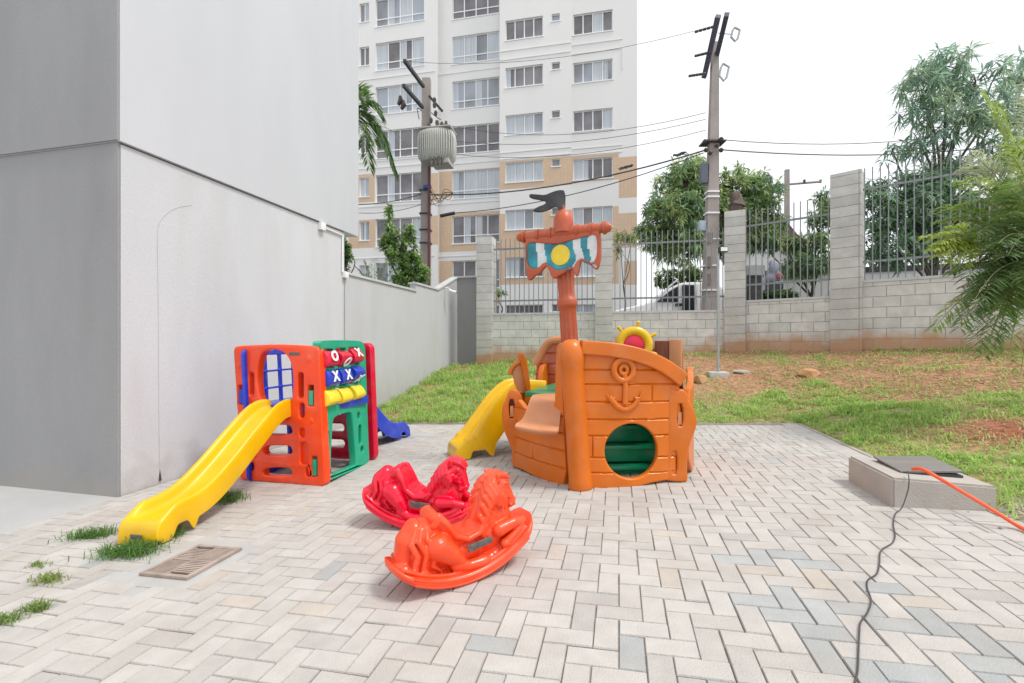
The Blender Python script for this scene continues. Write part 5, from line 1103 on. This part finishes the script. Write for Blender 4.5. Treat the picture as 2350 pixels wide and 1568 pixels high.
tree('mango_tree', 'round bushy mango tree behind the railings around the utility pole', 'tree', att(1690, 800, 15.5), [B(1570, 420, 15.5, 62, 55), B(1540, 490, 15.2, 70, 50), B(1560, 560, 15.4, 75, 45), B(1505, 540, 15.4, 55, 35), B(1680, 430, 16, 55, 45), B(1740, 440, 16, 50, 45), B(1690, 500, 16, 60, 45), B(1760, 500, 16.2, 40, 35), B(1640, 560, 15.8, 60, 30), B(1620, 480, 15.9, 70, 60), B(1600, 395, 16, 50, 35)], 1300, 13, .30, .030, GY, .17, fork=att(1700, 560, 15.6))
o = empty('tree_stump', att(1688, 560, 12.4), 'sawn-off brown tree stump sticking up behind the block pillar', 'tree'); bm = bmesh.new(); tube(bm, smoothpath([att(1690, 700, 12.4), att(1688, 500, 12.4), att(1690, 470, 12.4), att(1686, 442, 12.4)], 4), [.15]*5+[.16, .17, .20, .19, .15, .16, .14, .10], 14)
for v in bm.verts: v.co += Vector((noise.noise(v.co*3), noise.noise(v.co*3+Vector((7, 0, 0))), 0))*.09
obj('trunk', bm, M['bark'], o)
tree('broadleaf_tree', 'big tall tree with drooping star-shaped leaf clusters behind the highest railing bay', 'tree', att(2130, 800, 13.8), [B(2170, 150, 13, 62, 40), B(2110, 190, 13, 55, 40), B(2240, 190, 13, 70, 45), B(2130, 250, 13, 62, 42), B(2200, 290, 13, 70, 40), B(2290, 250, 13, 55, 50), B(2110, 330, 13, 42, 30), B(2050, 350, 13, 26, 18), B(2340, 180, 13.5, 45, 50), B(2280, 360, 13, 70, 50), B(2170, 390, 13, 55, 40), B(2370, 300, 13, 50, 60), B(2080, 405, 13, 36, 20)], 420, 12, .42, .025, [(.22, .33, .24), (.19, .30, .24), (.27, .38, .27), (.33, .43, .27)], .10, droop=.3, fork=att(2150, 500, 13.8))  # leaf colours lightened and blued to paint in the flare haze
tree('dense_tree', 'dense dark green tree filling the space behind the highest railing bay', 'tree', att(2160, 800, 12.9), [B(2030, 500, 12.8, 50, 60), B(2090, 470, 12.8, 60, 60), B(2060, 570, 12.8, 70, 45), B(2150, 540, 12.9, 70, 60), B(2220, 500, 12.9, 70, 70), B(2130, 430, 12.9, 60, 40), B(2290, 480, 12.9, 60, 70), B(2010, 440, 12.9, 30, 30)], 700, 12, .28, .033, [(.15, .25, .15), (.20, .31, .18), (.18, .28, .20)], .08)
tree('shade_tree', 'loose tree with drooping leaves seen through the railings left of the tallest pillar', 'tree', att(1880, 800, 16), [B(1740, 545, 16, 45, 30), B(1870, 560, 15.6, 45, 30), B(1890, 500, 15.6, 30, 35), B(1850, 610, 15.6, 60, 30), B(1895, 460, 15.8, 22, 25), B(1800, 560, 16, 35, 25)], 380, 12, .28, .03, GY, .07)
tree('street_shrub', 'small round shrub behind the parked white van', 'shrub', att(1540, 760, 18), [B(1535, 640, 18, 35, 25), B(1575, 625, 18, 28, 22), B(1600, 640, 18, 25, 22)], 150, 12, .2, .035, [(.10, .18, .05), (.2, .28, .07)], .06)
tree('tall_shrub', 'tall leafy shrub behind the painted boundary wall in front of the transformer pole', 'shrub', att(930, 720, 11.8), [B(893, 500, 11.8, 12, 30), B(900, 545, 11.8, 20, 28), B(915, 590, 11.8, 30, 30), B(940, 545, 11.8, 18, 28), B(945, 600, 11.8, 28, 30), B(935, 640, 11.8, 38, 25), B(965, 630, 11.8, 22, 22), B(885, 560, 11.8, 14, 20)], 420, 11, .13, .024, [(.11, .20, .07), (.16, .27, .08), (.28, .42, .12)], .05, droop=-.2)
tree('corner_shrub', 'sliver of green shrub peeping out between the grey building and the boundary wall', 'shrub', att(785, 720, 12), [B(793, 580, 12, 16, 28), B(790, 610, 12, 12, 25), B(780, 560, 12, 16, 20)], 90, 11, .12, .024, [(.08, .16, .05), (.16, .28, .07)], .04)
tree('planter_bush', 'low dark green bush behind the short block wall left of the tallest pillar', 'shrub', att(1785, 720, 13.2), [B(1760, 680, 13.2, 26, 10), B(1800, 676, 13.2, 30, 12)], 110, 10, .13, .03, [(.05, .1, .04), (.09, .15, .05)], .04)
tree('young_tree', 'thin yellow-green sapling tips showing beside the right end of the ship yard', 'tree', att(1430, 740, 13), [B(1425, 540, 13, 16, 14), B(1450, 548, 13, 14, 14), B(1420, 575, 13, 8, 12)], 34, 8, .2, .02, [(.3, .32, .08), (.2, .26, .08)], .03)
tree('wall_seedling', 'tiny green seedling leaves beside the leftmost block pillar behind the railing', 'plant', att(1148, 720, 12.3), [B(1147, 672, 12.3, 12, 8)], 12, 7, .1, .03, [(.16, .26, .08)], .02)
# palms
def frond(bm, V, Fc, C, root, tip, sag, nl, ll, col, wid=.011, seedcol=None):
    root, tip = Vector(root), Vector(tip); mid = (root+tip)/2+Vector((0, 0, sag)); pth = smoothpath([root, root.lerp(mid, .55)+Vector((0, 0, sag*.35)), mid.lerp(tip, .4)+Vector((0, 0, sag*.25)), tip], 7); n = len(pth)
    tube(bm, pth, [.014*(1-.85*i/(n-1)) for i in range(n)], 5, cap=False)
    Ps, Ds, Ns, Ls, Ws, Cs = [], [], [], [], [], []
    for k in range(nl):
        t = .12+.88*k/nl; i = min(n-2, int(t*(n-1))); p = pth[i].lerp(pth[i+1], t*(n-1)-i); d = (pth[i+1]-pth[i]).normalized(); sd_ = d.cross(Vector((0, 0, 1))).normalized()
        for s in (-1, 1):
            dd = d*random.uniform(.55, .8)+sd_*s*random.uniform(.7, 1)+Vector((0, 0, random.uniform(-.25, .25))); Ps.append(p); Ds.append(dd); Ns.append((random.gauss(0, .2), random.gauss(0, .2), 1)); Ls.append(ll*math.sin(PI*min(1, .25+.72*t))**.6*random.uniform(.8, 1.1)); Ws.append(wid); Cs.append(np.array(col)*random.uniform(.75, 1.25))
    v, f, c = leaves(np.array(Ps, float), np.array(Ds, float), np.array(Ns, float), np.array(Ls), np.array(Ws), np.array(Cs)); off_ = sum(len(a) for a in V); V.append(v); Fc.append(f+off_); C.append(c)
def palm(label, base, crown, fr_, trunk_r=.07):
    o = empty('palm_tree', base, label, 'palm tree'); bm = bmesh.new(); tube(bm, smoothpath([base, Vector(base).lerp(Vector(crown), .5)+Vector((.05, 0, 0)), crown], 4), trunk_r, 10); obj('trunk', bm, M['bark'], o)
    r_ = bmesh.new(); V, Fc, C = [], [], []
    for f in fr_: frond(r_, V, Fc, C, *f)
    obj('frond_stalks', r_, mat('palm_stalk', (.25, .28, .10), .6, .2, 8), o); obj('fronds', nmesh('fronds', np.concatenate(V), np.concatenate(Fc), np.concatenate(C)), M['palmleaf'], o, smooth=0); return o
rt = att(2410, 640, 5.0); g1 = (.14, .23, .07); g2 = (.27, .36, .10); g3 = (.42, .50, .12); g4 = (.13, .21, .08); br_ = (.34, .24, .2); pale = (.42, .46, .32)
fl_ = [(rt, att(2165, 560, 4.9), .10, 46, .30, g3), (rt, att(2205, 470, 5.0), .30, 44, .34, g2), (rt, att(2250, 380, 5.2), .28, 44, .36, pale), (rt, att(2290, 240, 5.3), .2, 44, .36, g2), (rt, att(2360, 190, 5.4), .15, 44, .36, pale),
       (rt, att(2215, 640, 4.8), .26, 46, .36, g4), (rt, att(2235, 720, 4.7), .32, 46, .36, g4), (rt, att(2270, 790, 4.7), .36, 46, .34, g1), (rt, att(2200, 745, 4.9), .20, 40, .30, g2), (rt, att(2310, 830, 4.8), .36, 44, .30, g2),
       (rt, att(2190, 520, 5.3), .22, 44, .34, g2), (rt, att(2290, 560, 4.4), .25, 44, .36, g4), (rt, att(2230, 590, 5.2), .12, 44, .32, g1), (rt, att(2310, 450, 4.5), .3, 44, .36, g1), (rt, att(2215, 690, 5.0), .05, 26, .16, br_), (rt, att(2320, 660, 4.4), .2, 44, .36, g4), (rt, att(2300, 720, 5.3), .25, 44, .34, g1), (rt, att(2280, 470, 5.4), .25, 44, .34, pale), (rt, att(2330, 330, 4.8), .3, 44, .34, g2)]
fl_ += [(a, Vector(b)+Vector((random.uniform(-.25, .25), random.uniform(-.3, .3), random.uniform(-.22, .22))), c+random.uniform(-.08, .08), d, e, g, .013) for _r in range(2) for a, b, c, d, e, g in list(fl_)]
fl_ += [(att(2235, 565, 4.9), att(x, y, 4.85), .05, 26, .20, g3, .009) for x, y in ((2150, 590), (2150, 560), (2165, 535), (2180, 605), (2190, 520), (2205, 615), (2140, 575))]
gb_ = Vector((rt.x+.1, rt.y, ground(rt.x, rt.y))); palm('large feathery palm at the right edge of the frame in front of the block wall', gb_, rt, fl_)
rl = att(770, 330, 13.5); gl1 = (.10, .18, .05); gl2 = (.06, .12, .04)
palm('palm with hanging fronds coming out from behind the grey building beside the apartment block', Vector((rl.x, rl.y, 1.0)), rl, [(rl, att(908, 400, 13.5), 1.3, 60, .95, gl2, .028), (rl, att(876, 268, 13.5), .9, 50, .8, gl1, .028), (rl, att(945, 348, 14), .7, 16, .12, gl2, .012), (rl, att(850, 390, 13.2), 1.2, 50, .9, gl1, .028), (rl, att(840, 240, 14), .8, 44, .8, gl1, .028), (rl, att(860, 330, 13), 1.0, 44, .9, gl1, .028)])
rr_ = att(860, 690, 12.5)
palm('low spiky palm clump just behind the boundary wall, left of the tall shrub', Vector((rr_.x, rr_.y, .9)), rr_, [(rr_, att(x, y, 12.5+random.uniform(-.3, .3)), .1, 26, .26, c, .010) for x, y, c in ((815, 612, gl2), (835, 600, gl1), (860, 596, gl2), (885, 602, gl1), (905, 620, gl2), (822, 640, gl1), (895, 645, gl1), (850, 612, gl1), (872, 618, gl2), (840, 630, gl2))], .05)
# ---------------------------------------------------------------- poles and wires
def taper(bm, p0, p1, w0, w1, rz=0.0, d0=None):
    b = bmesh.new(); bmesh.ops.create_cube(b, size=1); d = Vector(p1)-Vector(p0)
    for v in b.verts:
        t = v.co.z+.5; w_ = w0+(w1-w0)*t; c = Vector(p0)+d*t; q = Matrix.Rotation(rz, 3, 'Z') @ Vector((v.co.x*w_, v.co.y*w_*(d0 or .8), 0)); v.co = c+q
    merge(bm, b)
def vtx(x, y, t, zoff=0): return att(x, y, t)
# pole with transformer
tp = 16.0; up = empty('utility_pole', att(977, 790, tp), 'weathered concrete utility pole carrying the grey transformer, in front of the apartment building', 'utility pole')
bm = bmesh.new(); taper(bm, att(976, 790, tp), att(979, 183, tp), .36, .28, TH); obj('pole', bm, M['polecon'], up)
bm = bmesh.new()
for x0, y0, x1, y1 in ((928, 140, 972, 200), (926, 197, 970, 248)): bx(bm, (0, -.05, -.05), ((att(x1, y1, tp-.25)-att(x0, y0, tp-1.6)).length, .05, .05), Matrix.Translation(att(x0, y0, tp-1.6)) @ (Vector((1, 0, 0)).rotation_difference(att(x1, y1, tp-.25)-att(x0, y0, tp-1.6)).to_matrix().to_4x4()))
obj('crossarm', bm, M['dark'], up)
bm = bmesh.new()
for x, y in ((925, 232), (918, 222)): tube(bm, [att(x, y, 14.6), att(x+2, y+10, 14.6), att(x-4, y+20, 14.6)], [.05, .09, .05], 8)
for x, y in ((997, 232), (997, 243), (1000, 262), (989, 278), (1003, 284), (1014, 288)): tube(bm, [att(x, y-7, tp-.3), att(x, y-2, tp-.3), att(x, y+5, tp-.3)], [.03, .07, .05], 8)
obj('insulators', bm, M['porcelain'], up)
bm = bmesh.new(); bx(bm, (0, -.04, -.04), (.75, .04, .04), Matrix.Translation(att(985, 222, tp-.2)) @ Matrix.Rotation(R(50), 4, 'Y')); tube(bm, smoothpath([att(990, 260, tp-.3), att(1002, 270, tp-.4), att(1012, 276, tp-.4)], 4), .015, 5); tube(bm, smoothpath([att(968, 255, tp-.3), att(958, 250, tp-.5), att(962, 275, tp-.4)], 4), .015, 5); obj('brackets', bm, M['dark'], up)
bm = bmesh.new(); tube(bm, [att(985, 380, tp-.25), att(984, 655, tp-.25)], .05, 8); obj('conduit', bm, M['maroon'], up)
bm = bmesh.new()
for y in (440, 493, 530, 560): bx(bm, (-.2, -.17, -.02), (.2, .17, .02), Matrix.Translation(att(977, y, tp)) @ Matrix.Rotation(TH, 4, 'Z'))
obj('bands', bm, M['dark'], up); bm = bmesh.new(); bx(bm, (-.1, -.23, -.06), (.18, -.14, .06), Matrix.Translation(att(983, 434, tp)), bev=.02); obj('blue_strap', bm, mat('blue_tape', (.03, .08, .4)), up)
tf = empty('transformer', att(1003, 385, tp-.6), 'pale grey ribbed transformer tank mounted on the utility pole', 'transformer'); c = att(1003, 340, tp-.65); Wt, Ht, Dt = .62, .52, .42
bm = bmesh.new(); Mt = Matrix.Translation(c) @ Matrix.Rotation(TH+R(-10), 4, 'Z')
for k in range(46):
    a = 2*PI*k/46; ca, sa = math.cos(a), math.sin(a); r_ = (abs(ca/Wt)**3.2+abs(sa/Dt)**3.2)**(-1/3.2); x_, y_ = r_*ca, r_*sa
    b = bmesh.new(); pf = [(x_*.80, y_*.80, -Ht*.98), (x_*.95, y_*.95, -Ht*.75), (x_, y_, -Ht*.3), (x_, y_, Ht*.4), (x_*.95, y_*.95, Ht*.8), (x_*.82, y_*.82, Ht*.97)]
    tube(b, pf, .026, 6); merge(bm, b, Mt)
b = bmesh.new(); lathe(b, [(0, -1), (.78, -.98), (.92, -.75), (.955, -.3), (.955, .4), (.92, .8), (.8, .98), (0, 1)], Matrix.Identity(4), 36)
for v in b.verts:
    a = math.atan2(v.co.y, v.co.x); rr0 = math.hypot(v.co.x, v.co.y); r_ = (abs(math.cos(a)/Wt)**3.2+abs(math.sin(a)/Dt)**3.2)**(-1/3.2); v.co = Vector((rr0*r_*math.cos(a), rr0*r_*math.sin(a), v.co.z*Ht))
merge(bm, b, Mt); obj('tank', bm, M['transf'], tf)
bm = bmesh.new(); bx(bm, (-.55, -.38, Ht), (.58, .38, Ht+.05), Mt, bev=.02); obj('lid', bm, M['transf'], tf); obj('tank_base', (lambda q: (bx(q, (-.15, -.3, -Ht-.12), (.5, .3, -Ht+.04), Mt, bev=.02), q)[1])(bmesh.new()), M['transf'], tf)
bm = bmesh.new()
for k in range(3): tube(bm, [Mt @ Vector((-.25+.3*k, -.1, Ht+.05)), Mt @ Vector((-.25+.3*k, -.1, Ht+.15)), Mt @ Vector((-.25+.3*k, -.1, Ht+.3))], [.05, .075, .03], 8)
for k in range(4): tube(bm, [Mt @ Vector((-.1+.14*k, -.36, -Ht*.9)), Mt @ Vector((-.1+.14*k, -.42, -Ht-.05)), Mt @ Vector((-.12+.14*k, -.4, -Ht-.25))], .03, 6)
obj('bushings', bm, M['porcelain'], tf)
# tall pole in front of the mango tree
tq = 12.6; u2 = empty('utility_pole', att(1628, 800, tq), 'tall brown-grey concrete utility pole with white bands rising in front of the mango tree', 'utility pole')
bm = bmesh.new(); taper(bm, att(1628, 800, tq), att(1641, 99, tq), .42, .17, TH, .7); obj('pole', bm, M['polecon'], u2)
bm = bmesh.new()
for y in (545, 600, 640): taper(bm, att(1629-(y-545)*.03, y+14, tq-.19), att(1630-(y-545)*.03, y-10, tq-.18), .16, .15, TH, .1)
obj('recess_plate', bm, mat('pole_recess_shade', (.2, .17, .16), .9), u2)  # thin dark plates painting the shade of hollows in the pole
bm = bmesh.new()
for y in (443, 455, 492, 552, 612, 668): xx = np.interp(y, [99, 800], [1641, 1626]); ww = np.interp(y, [99, 800], [.17, .42])*.56; bx(bm, (-ww, -ww*.75, -.022), (ww, ww*.75, .022), Matrix.Translation(att(xx, y, tq)) @ Matrix.Rotation(TH, 4, 'Z'))
obj('bands', bm, M['frame_white'], u2)
for (x0, y0, x1, y1) in ((1648, 38, 1616, 178), (1668, 34, 1640, 150)):
    a, b_ = att(x0, y0, tq-1.2), att(x1, y1, tq+.3); bm = bmesh.new(); bx(bm, (0, -.06, -.06), ((b_-a).length, .06, .06), Matrix.Translation(a) @ Vector((1, 0, 0)).rotation_difference(b_-a).to_matrix().to_4x4()); obj('crossarm', bm, mat('dark_blue_grey_paint', (.10, .10, .15), .6), u2)
for (xa, ya_, xb, yb__) in ((1594, 75, 1640, 62), (1594, 130, 1632, 121), (1580, 176, 1620, 170)):
    bm = bmesh.new(); a, b_ = att(xa, ya_, tq-.6), att(xb, yb__, tq-.6); tube(bm, [a, b_], .012, 5)
    for k in range(5): c = a.lerp(b_, .1+.2*k); tube(bm, [c-(b_-a).normalized()*.035, c+(b_-a).normalized()*.035], .035, 8)
    obj('insulator_string', bm, M['porcelain'], u2)
for (cx, cy, w2, h2_) in ((1688, 80, 10, 16), (1662, 167, 11, 20)):
    bm = bmesh.new(); pts = [att(cx+dx*w2, cy+dy*h2_, tq-.6) for dx, dy in ((-.2, -1), (1, -.6), (.5, .6), (-.1, 1), (-1, .4), (-.7, -.5), (-.2, -1))]; tube(bm, pts, .028, 6); tube(bm, [att(cx-w2, cy, tq-.6), att(1648, cy-3, tq-.3)], .012, 5); obj('fuse_bracket', bm, M['galv'], u2)
bm = bmesh.new()
for x, y in ((1618, 325), (1655, 320), (1620, 345), (1655, 345), (1630, 352), (1645, 335)): tube(bm, [att(x, y-4, tq-.25), att(x, y, tq-.25), att(x, y+5, tq-.25)], [.03, .07, .04], 8)
bx(bm, (-.3, -.2, -.02), (.3, .2, .02), Matrix.Translation(att(1635, 330, tq)) @ Matrix.Rotation(TH, 4, 'Z')); obj('insulators', bm, M['porcelain'], u2)
bm = bmesh.new(); bx(bm, (-.09, -.08, -.27), (.09, .08, .27), Matrix.Translation(att(1615, 400, tq)) @ Matrix.Rotation(TH, 4, 'Z'), bev=.02); obj('meter_box', bm, mat('blue_grey_box', (.13, .15, .2), .5), u2)
bm = bmesh.new(); bx(bm, (-.1, -.08, -.14), (.1, .08, .14), Matrix.Translation(att(1611, 520, tq)) @ Matrix.Rotation(TH, 4, 'Z'), bev=.02); obj('meter_box', bm, mat('pale_blue_box', (.35, .42, .5), .5), u2)
u3 = empty('utility_pole', att(1806, 790, 30), 'distant thin pole with a single crossarm, small between the two right pillars', 'utility pole'); bm = bmesh.new(); taper(bm, att(1806, 790, 30), att(1806, 391, 30), .34, .26); obj('pole', bm, M['polecon'], u3)
bm = bmesh.new(); a, b_ = att(1788, 426, 30.5), att(1886, 418, 29.3); tube(bm, [a, b_], .07, 6); obj('crossarm', bm, M['polecon'], u3)
bm = bmesh.new(); [tube(bm, [att(x, 421, 29.6), att(x, 414, 29.6)], [.06, .09], 6) for x in (1846, 1883)]; obj('insulators', bm, M['porcelain'], u3)
def wire(p, q, sag, r, label, name='power_line', nseg=16, m='cable'):
    pts = [Vector(p).lerp(Vector(q), k/nseg)-Vector((0, 0, sag*4*(k/nseg)*(1-k/nseg))) for k in range(nseg+1)]; bm = bmesh.new(); tube(bm, pts, r, 5); top(name, bm, M[m], label, 'power line', 'overhead power lines')
A_ = lambda x, y: att(x, y, tp-.25); Bq = lambda x, y: att(x, y, tq-.3)
wire(A_(990, 448), Bq(1622, 345), .35, .022, 'thick low power line between the two concrete poles, the upper of the heavy ones')
wire(A_(1045, 490), Bq(1615, 352), .30, .014, 'thinner power line ending in the black cable joint, just above the ship flag')
wire(A_(1008, 284), Bq(1620, 300-40), .5, .008, 'hair-thin wire from the transformer bushings rightward, just above the ones it parallels')
wire(A_(1003, 320), Bq(1620, 275), .4, .008, 'hair-thin wire just below the topmost one over the white facade')
wire(A_(1020, 352), Bq(1620, 300), .4, .008, 'hair-thin wire crossing the facade just above the tan tiles')
wire(att(790, 470, 14), A_(968, 446), .12, .016, 'short power line from behind the grey building to the blue strap on the pole')
wire(att(790, 487, 14), A_(968, 470), .15, .010, 'lower thin line from behind the grey building to the transformer pole')
wire(Bq(1655, 322), att(2400, 262, 17), .5, .012, 'upper wire from the tall pole rightward into the big tree')
wire(Bq(1655, 345), att(2400, 318, 17), .35, .018, 'lower heavier wire from the tall pole rightward into the big tree')
wire(att(930, 142, 14.4), att(1640, 60, tq-.9), .4, .006, 'thin high wire from the upper crossarm of the transformer pole to the tall pole')
bm = bmesh.new(); tube(bm, [att(1010, 497, tp-.3), att(1044, 490, tp-.3)], .06, 8); top('cable_joint', bm, M['dark'], 'black sleeve joint hanging on the line beside the transformer pole', 'cable joint')
for (x, y, lab) in ((1443, 380, 'messy bundle of dark splices on the power line at the edge of the white building'), (1568, 350, 'looped bundle of dark splices on the power line above the mango tree')):
    bm = bmesh.new(); t_ = 13.2
    for k in range(6):
        x0 = x-24+random.uniform(0, 14); x1 = x0+random.uniform(14, 30); sl_ = -.30
        pts = [att(x0+(x1-x0)*q/6, y+3+sl_*(x0+(x1-x0)*q/6-x)+random.uniform(-3.2, 3.2), t_) for q in range(7)]; tube(bm, smoothpath(pts, 3), random.uniform(.012, .022), 5)
    top('cable_bundle', bm, M['dark'], lab, 'cable bundle')
# cable tangle beside the transformer pole
bm = bmesh.new()
for k in range(7): tube(bm, smoothpath([A_(988+random.uniform(-3, 3), 430+8*k), A_(1005+random.uniform(-8, 12), 455+random.uniform(-15, 20)), A_(1022+random.uniform(-8, 14), 440+random.uniform(-10, 25)), A_(1040, 444)], 5), .009, 5)
top('cable_tangle', bm, M['dark'], 'loose tangle of thin cables drooping right of the transformer pole', 'cables')
# ---------------------------------------------------------------- street things seen through the railings
van = empty('white_van', att(1560, 800, 14.6), 'white van parked beyond the railings with its dark door standing open', 'van')
Vp, fV = onplane(att(1400, 785, 14.3), att(1700, 785, 13.9))
def vs(pts, th, off_, m, nm, par, n=1, bev=.02):
    b = slab([chaikin([fV(*p) for p in pts], n)], th, bev, 2); b.transform(Vp @ Matrix.Translation((0, 0, off_))); return obj(nm, b, m, par)
zr = 1.0; yb0 = 785+0
vs([(1405, 790), (1404, 722), (1412, 712), (1500, 694), (1530, 668), (1556, 652), (1575, 648), (1625, 648), (1660, 652), (1672, 700), (1672, 790)], 1.7, -.9, M['carpaint'], 'body', van, 1, .06)
vs([(1508, 694), (1536, 670), (1558, 657), (1558, 694)], .03, -.035, M['carglass'], 'side_window', van, 0, .008); vs([(1604, 660), (1645, 660), (1652, 694), (1604, 694)], .03, -.035, M['carglass'], 'side_window', van, 0, .008)
vs([(1566, 655), (1594, 655), (1594, 785), (1568, 785)], .03, -.03, M['carglass'], 'open_doorway', van, 0, .008); vs([(1597, 654), (1606, 658), (1622, 700), (1624, 785), (1598, 785)], .05, .10, M['carpaint'], 'door', van, 0, .015)
for x in (1445, 1640):
    b = bmesh.new(); lathe(b, [(0, -.12), (.30, -.12), (.33, -.08), (.33, .08), (.30, .12), (0, .12)], Vp @ Matrix.Translation((fV(x, 785)[0], 1.33, -.16)), 24); w_ = obj('wheel', b, M['tyre'], van)
bm = bmesh.new(); tube(bm, smoothpath([Vp @ Vector((*fV(1505, 692), .02)), Vp @ Vector((*fV(1535, 660), .03)), Vp @ Vector((*fV(1556, 643), .03))], 4), .03, 6); obj('roof_rail', bm, M['frame_white'], van)
bm = bmesh.new(); bx(bm, (0, 0, 0), (.18, .09, .22), Vp @ Matrix.Translation((fV(1548, 700)[0], fV(1548, 705)[1], .0)), bev=.03); obj('mirror', bm, M['black'], van)
wb = empty('wheelie_bin', att(1726, 720, 13), 'dark grey bin standing beyond the railing right of the stump pillar', 'bin'); c = att(1726, 665, 13)
bm = bmesh.new(); taper(bm, Vector((c.x, c.y, 1.05)), Vector((c.x, c.y, c.z+.32)), .34, .42, TH); obj('bin_body', bm, M['black'], wb); bm = bmesh.new(); bx(bm, (-.23, -.2, 0), (.23, .2, .06), Matrix.Translation((c.x, c.y, c.z+.322)) @ Matrix.Rotation(TH, 4, 'Z'), bev=.015); obj('lid', bm, M['black'], wb)
eb = empty('meter_cabinet', att(1728, 720, 14.5), 'plain grey utility cabinet standing behind the dark bin', 'cabinet'); c = att(1728, 612, 14.5); bm = bmesh.new(); bx(bm, (-.28, -.2, 1.0-c.z), (.28, .2, 0), Matrix.Translation(c) @ Matrix.Rotation(TH, 4, 'Z'), bev=.01); obj('cabinet_body', bm, mat('grey_box_paint', (.3, .3, .31)), eb)
bm = bmesh.new(); bx(bm, (-.24, -.212, -.5), (.24, -.203, -.05), Matrix.Translation(c) @ Matrix.Rotation(TH, 4, 'Z')); obj('door', bm, mat('grey_door_paint', (.36, .36, .37)), eb)
gw_ = empty('garden_wall', att(1990, 790, 17), 'white rendered garden wall with a dark capping across the street at the right', 'wall'); a, b_ = att(1742, 785, 18.5), att(2420, 785, 16); Mgw = frame(a, b_); Lg = (b_-a).length
bm = bmesh.new(); bx(bm, (0, .9, -.1), (Lg, 3.85, .1), Mgw); obj('wall_face', bm, M['white'], gw_); bm = bmesh.new(); bx(bm, (-.05, 3.853, -.16), (Lg, 4.05, .16), Mgw); obj('capping', bm, M['dark'], gw_)
bm = bmesh.new(); [bx(bm, (x, 1.0, .102), (x+.05, 3.2, .14), Mgw) for x in np.arange(1.2, 11, 1.25)]; obj('pilasters', bm, M['white'], gw_)
hs_ = empty('roofed_house', att(1800, 790, 24), 'house with a dark brown pitched roof and white walls behind the trees across the street', 'house'); Mh, fh = onplane(att(1700, 785, 24), att(1900, 785, 23))
b = slab([[fh(*p) for p in ((1730, 790), (1730, 560), (1760, 530), (1845, 600), (1845, 790))]], 5, .01, 0); b.transform(Mh @ Matrix.Translation((0, 0, -2.6))); obj('wall', b, M['white'], hs_)
b = slab([[fh(*p) for p in ((1700, 552), (1742, 502), (1768, 500), (1800, 516), (1862, 592), (1858, 618), (1800, 562), (1762, 528), (1748, 528), (1708, 572))]], 6, .02, 0); b.transform(Mh @ Matrix.Translation((0, 0, -2.5))); obj('roof', b, M['roofbrown'], hs_)
h3 = empty('far_house', att(2200, 790, 26), 'house with an orange tiled roof just visible above the block wall near the palm', 'house'); Mh, fh = onplane(att(2100, 785, 26), att(2350, 785, 26))
b = slab([[fh(*p) for p in ((2120, 790), (2120, 640), (2330, 628), (2330, 790))]], 5, .01, 0); b.transform(Mh @ Matrix.Translation((0, 0, -2.8))); obj('wall', b, M['white'], h3)
b = slab([[fh(*p) for p in ((2108, 640), (2180, 612), (2350, 590), (2350, 632), (2130, 642))]], 6, .02, 0); b.transform(Mh @ Matrix.Translation((0, 0, -2.5))); obj('roof', b, mat('orange_roof_tiles', (.5, .2, .1), .9, .2, 3), h3)
tb = empty('cloth_bundle', att(1772, 660, 15), 'pale blue and red cloth bundle showing through the railings right of the dark bin', 'cloth'); b = bmesh.new(); c = att(1770, 626, 15)
for k in range(9): sph(b, c+Vector((random.uniform(-.2, .2), random.uniform(-.1, .1), random.uniform(-.35, .3))), random.uniform(.10, .17), (1, .7, 1.2))
obj('blue_cloth', fuse(b, .04, 3), mat('pale_blue_cloth', (.33, .34, .42), .9, .2, 3), tb); b = bmesh.new()
for k in range(4): sph(b, c+Vector((.2+random.uniform(-.06, .06), -.12, -.18+random.uniform(-.12, .12))), .085, (1, .6, 1.2))
obj('red_cloth', fuse(b, .03, 3), mat('red_cloth', (.38, .14, .14), .9, .2, 3), tb)
b = bmesh.new(); bx(b, (-.3, -.2, 1.0-c.z), (.3, .2, -.34), Matrix.Translation(c), bev=.02); obj('crate', b, M['dark'], tb)
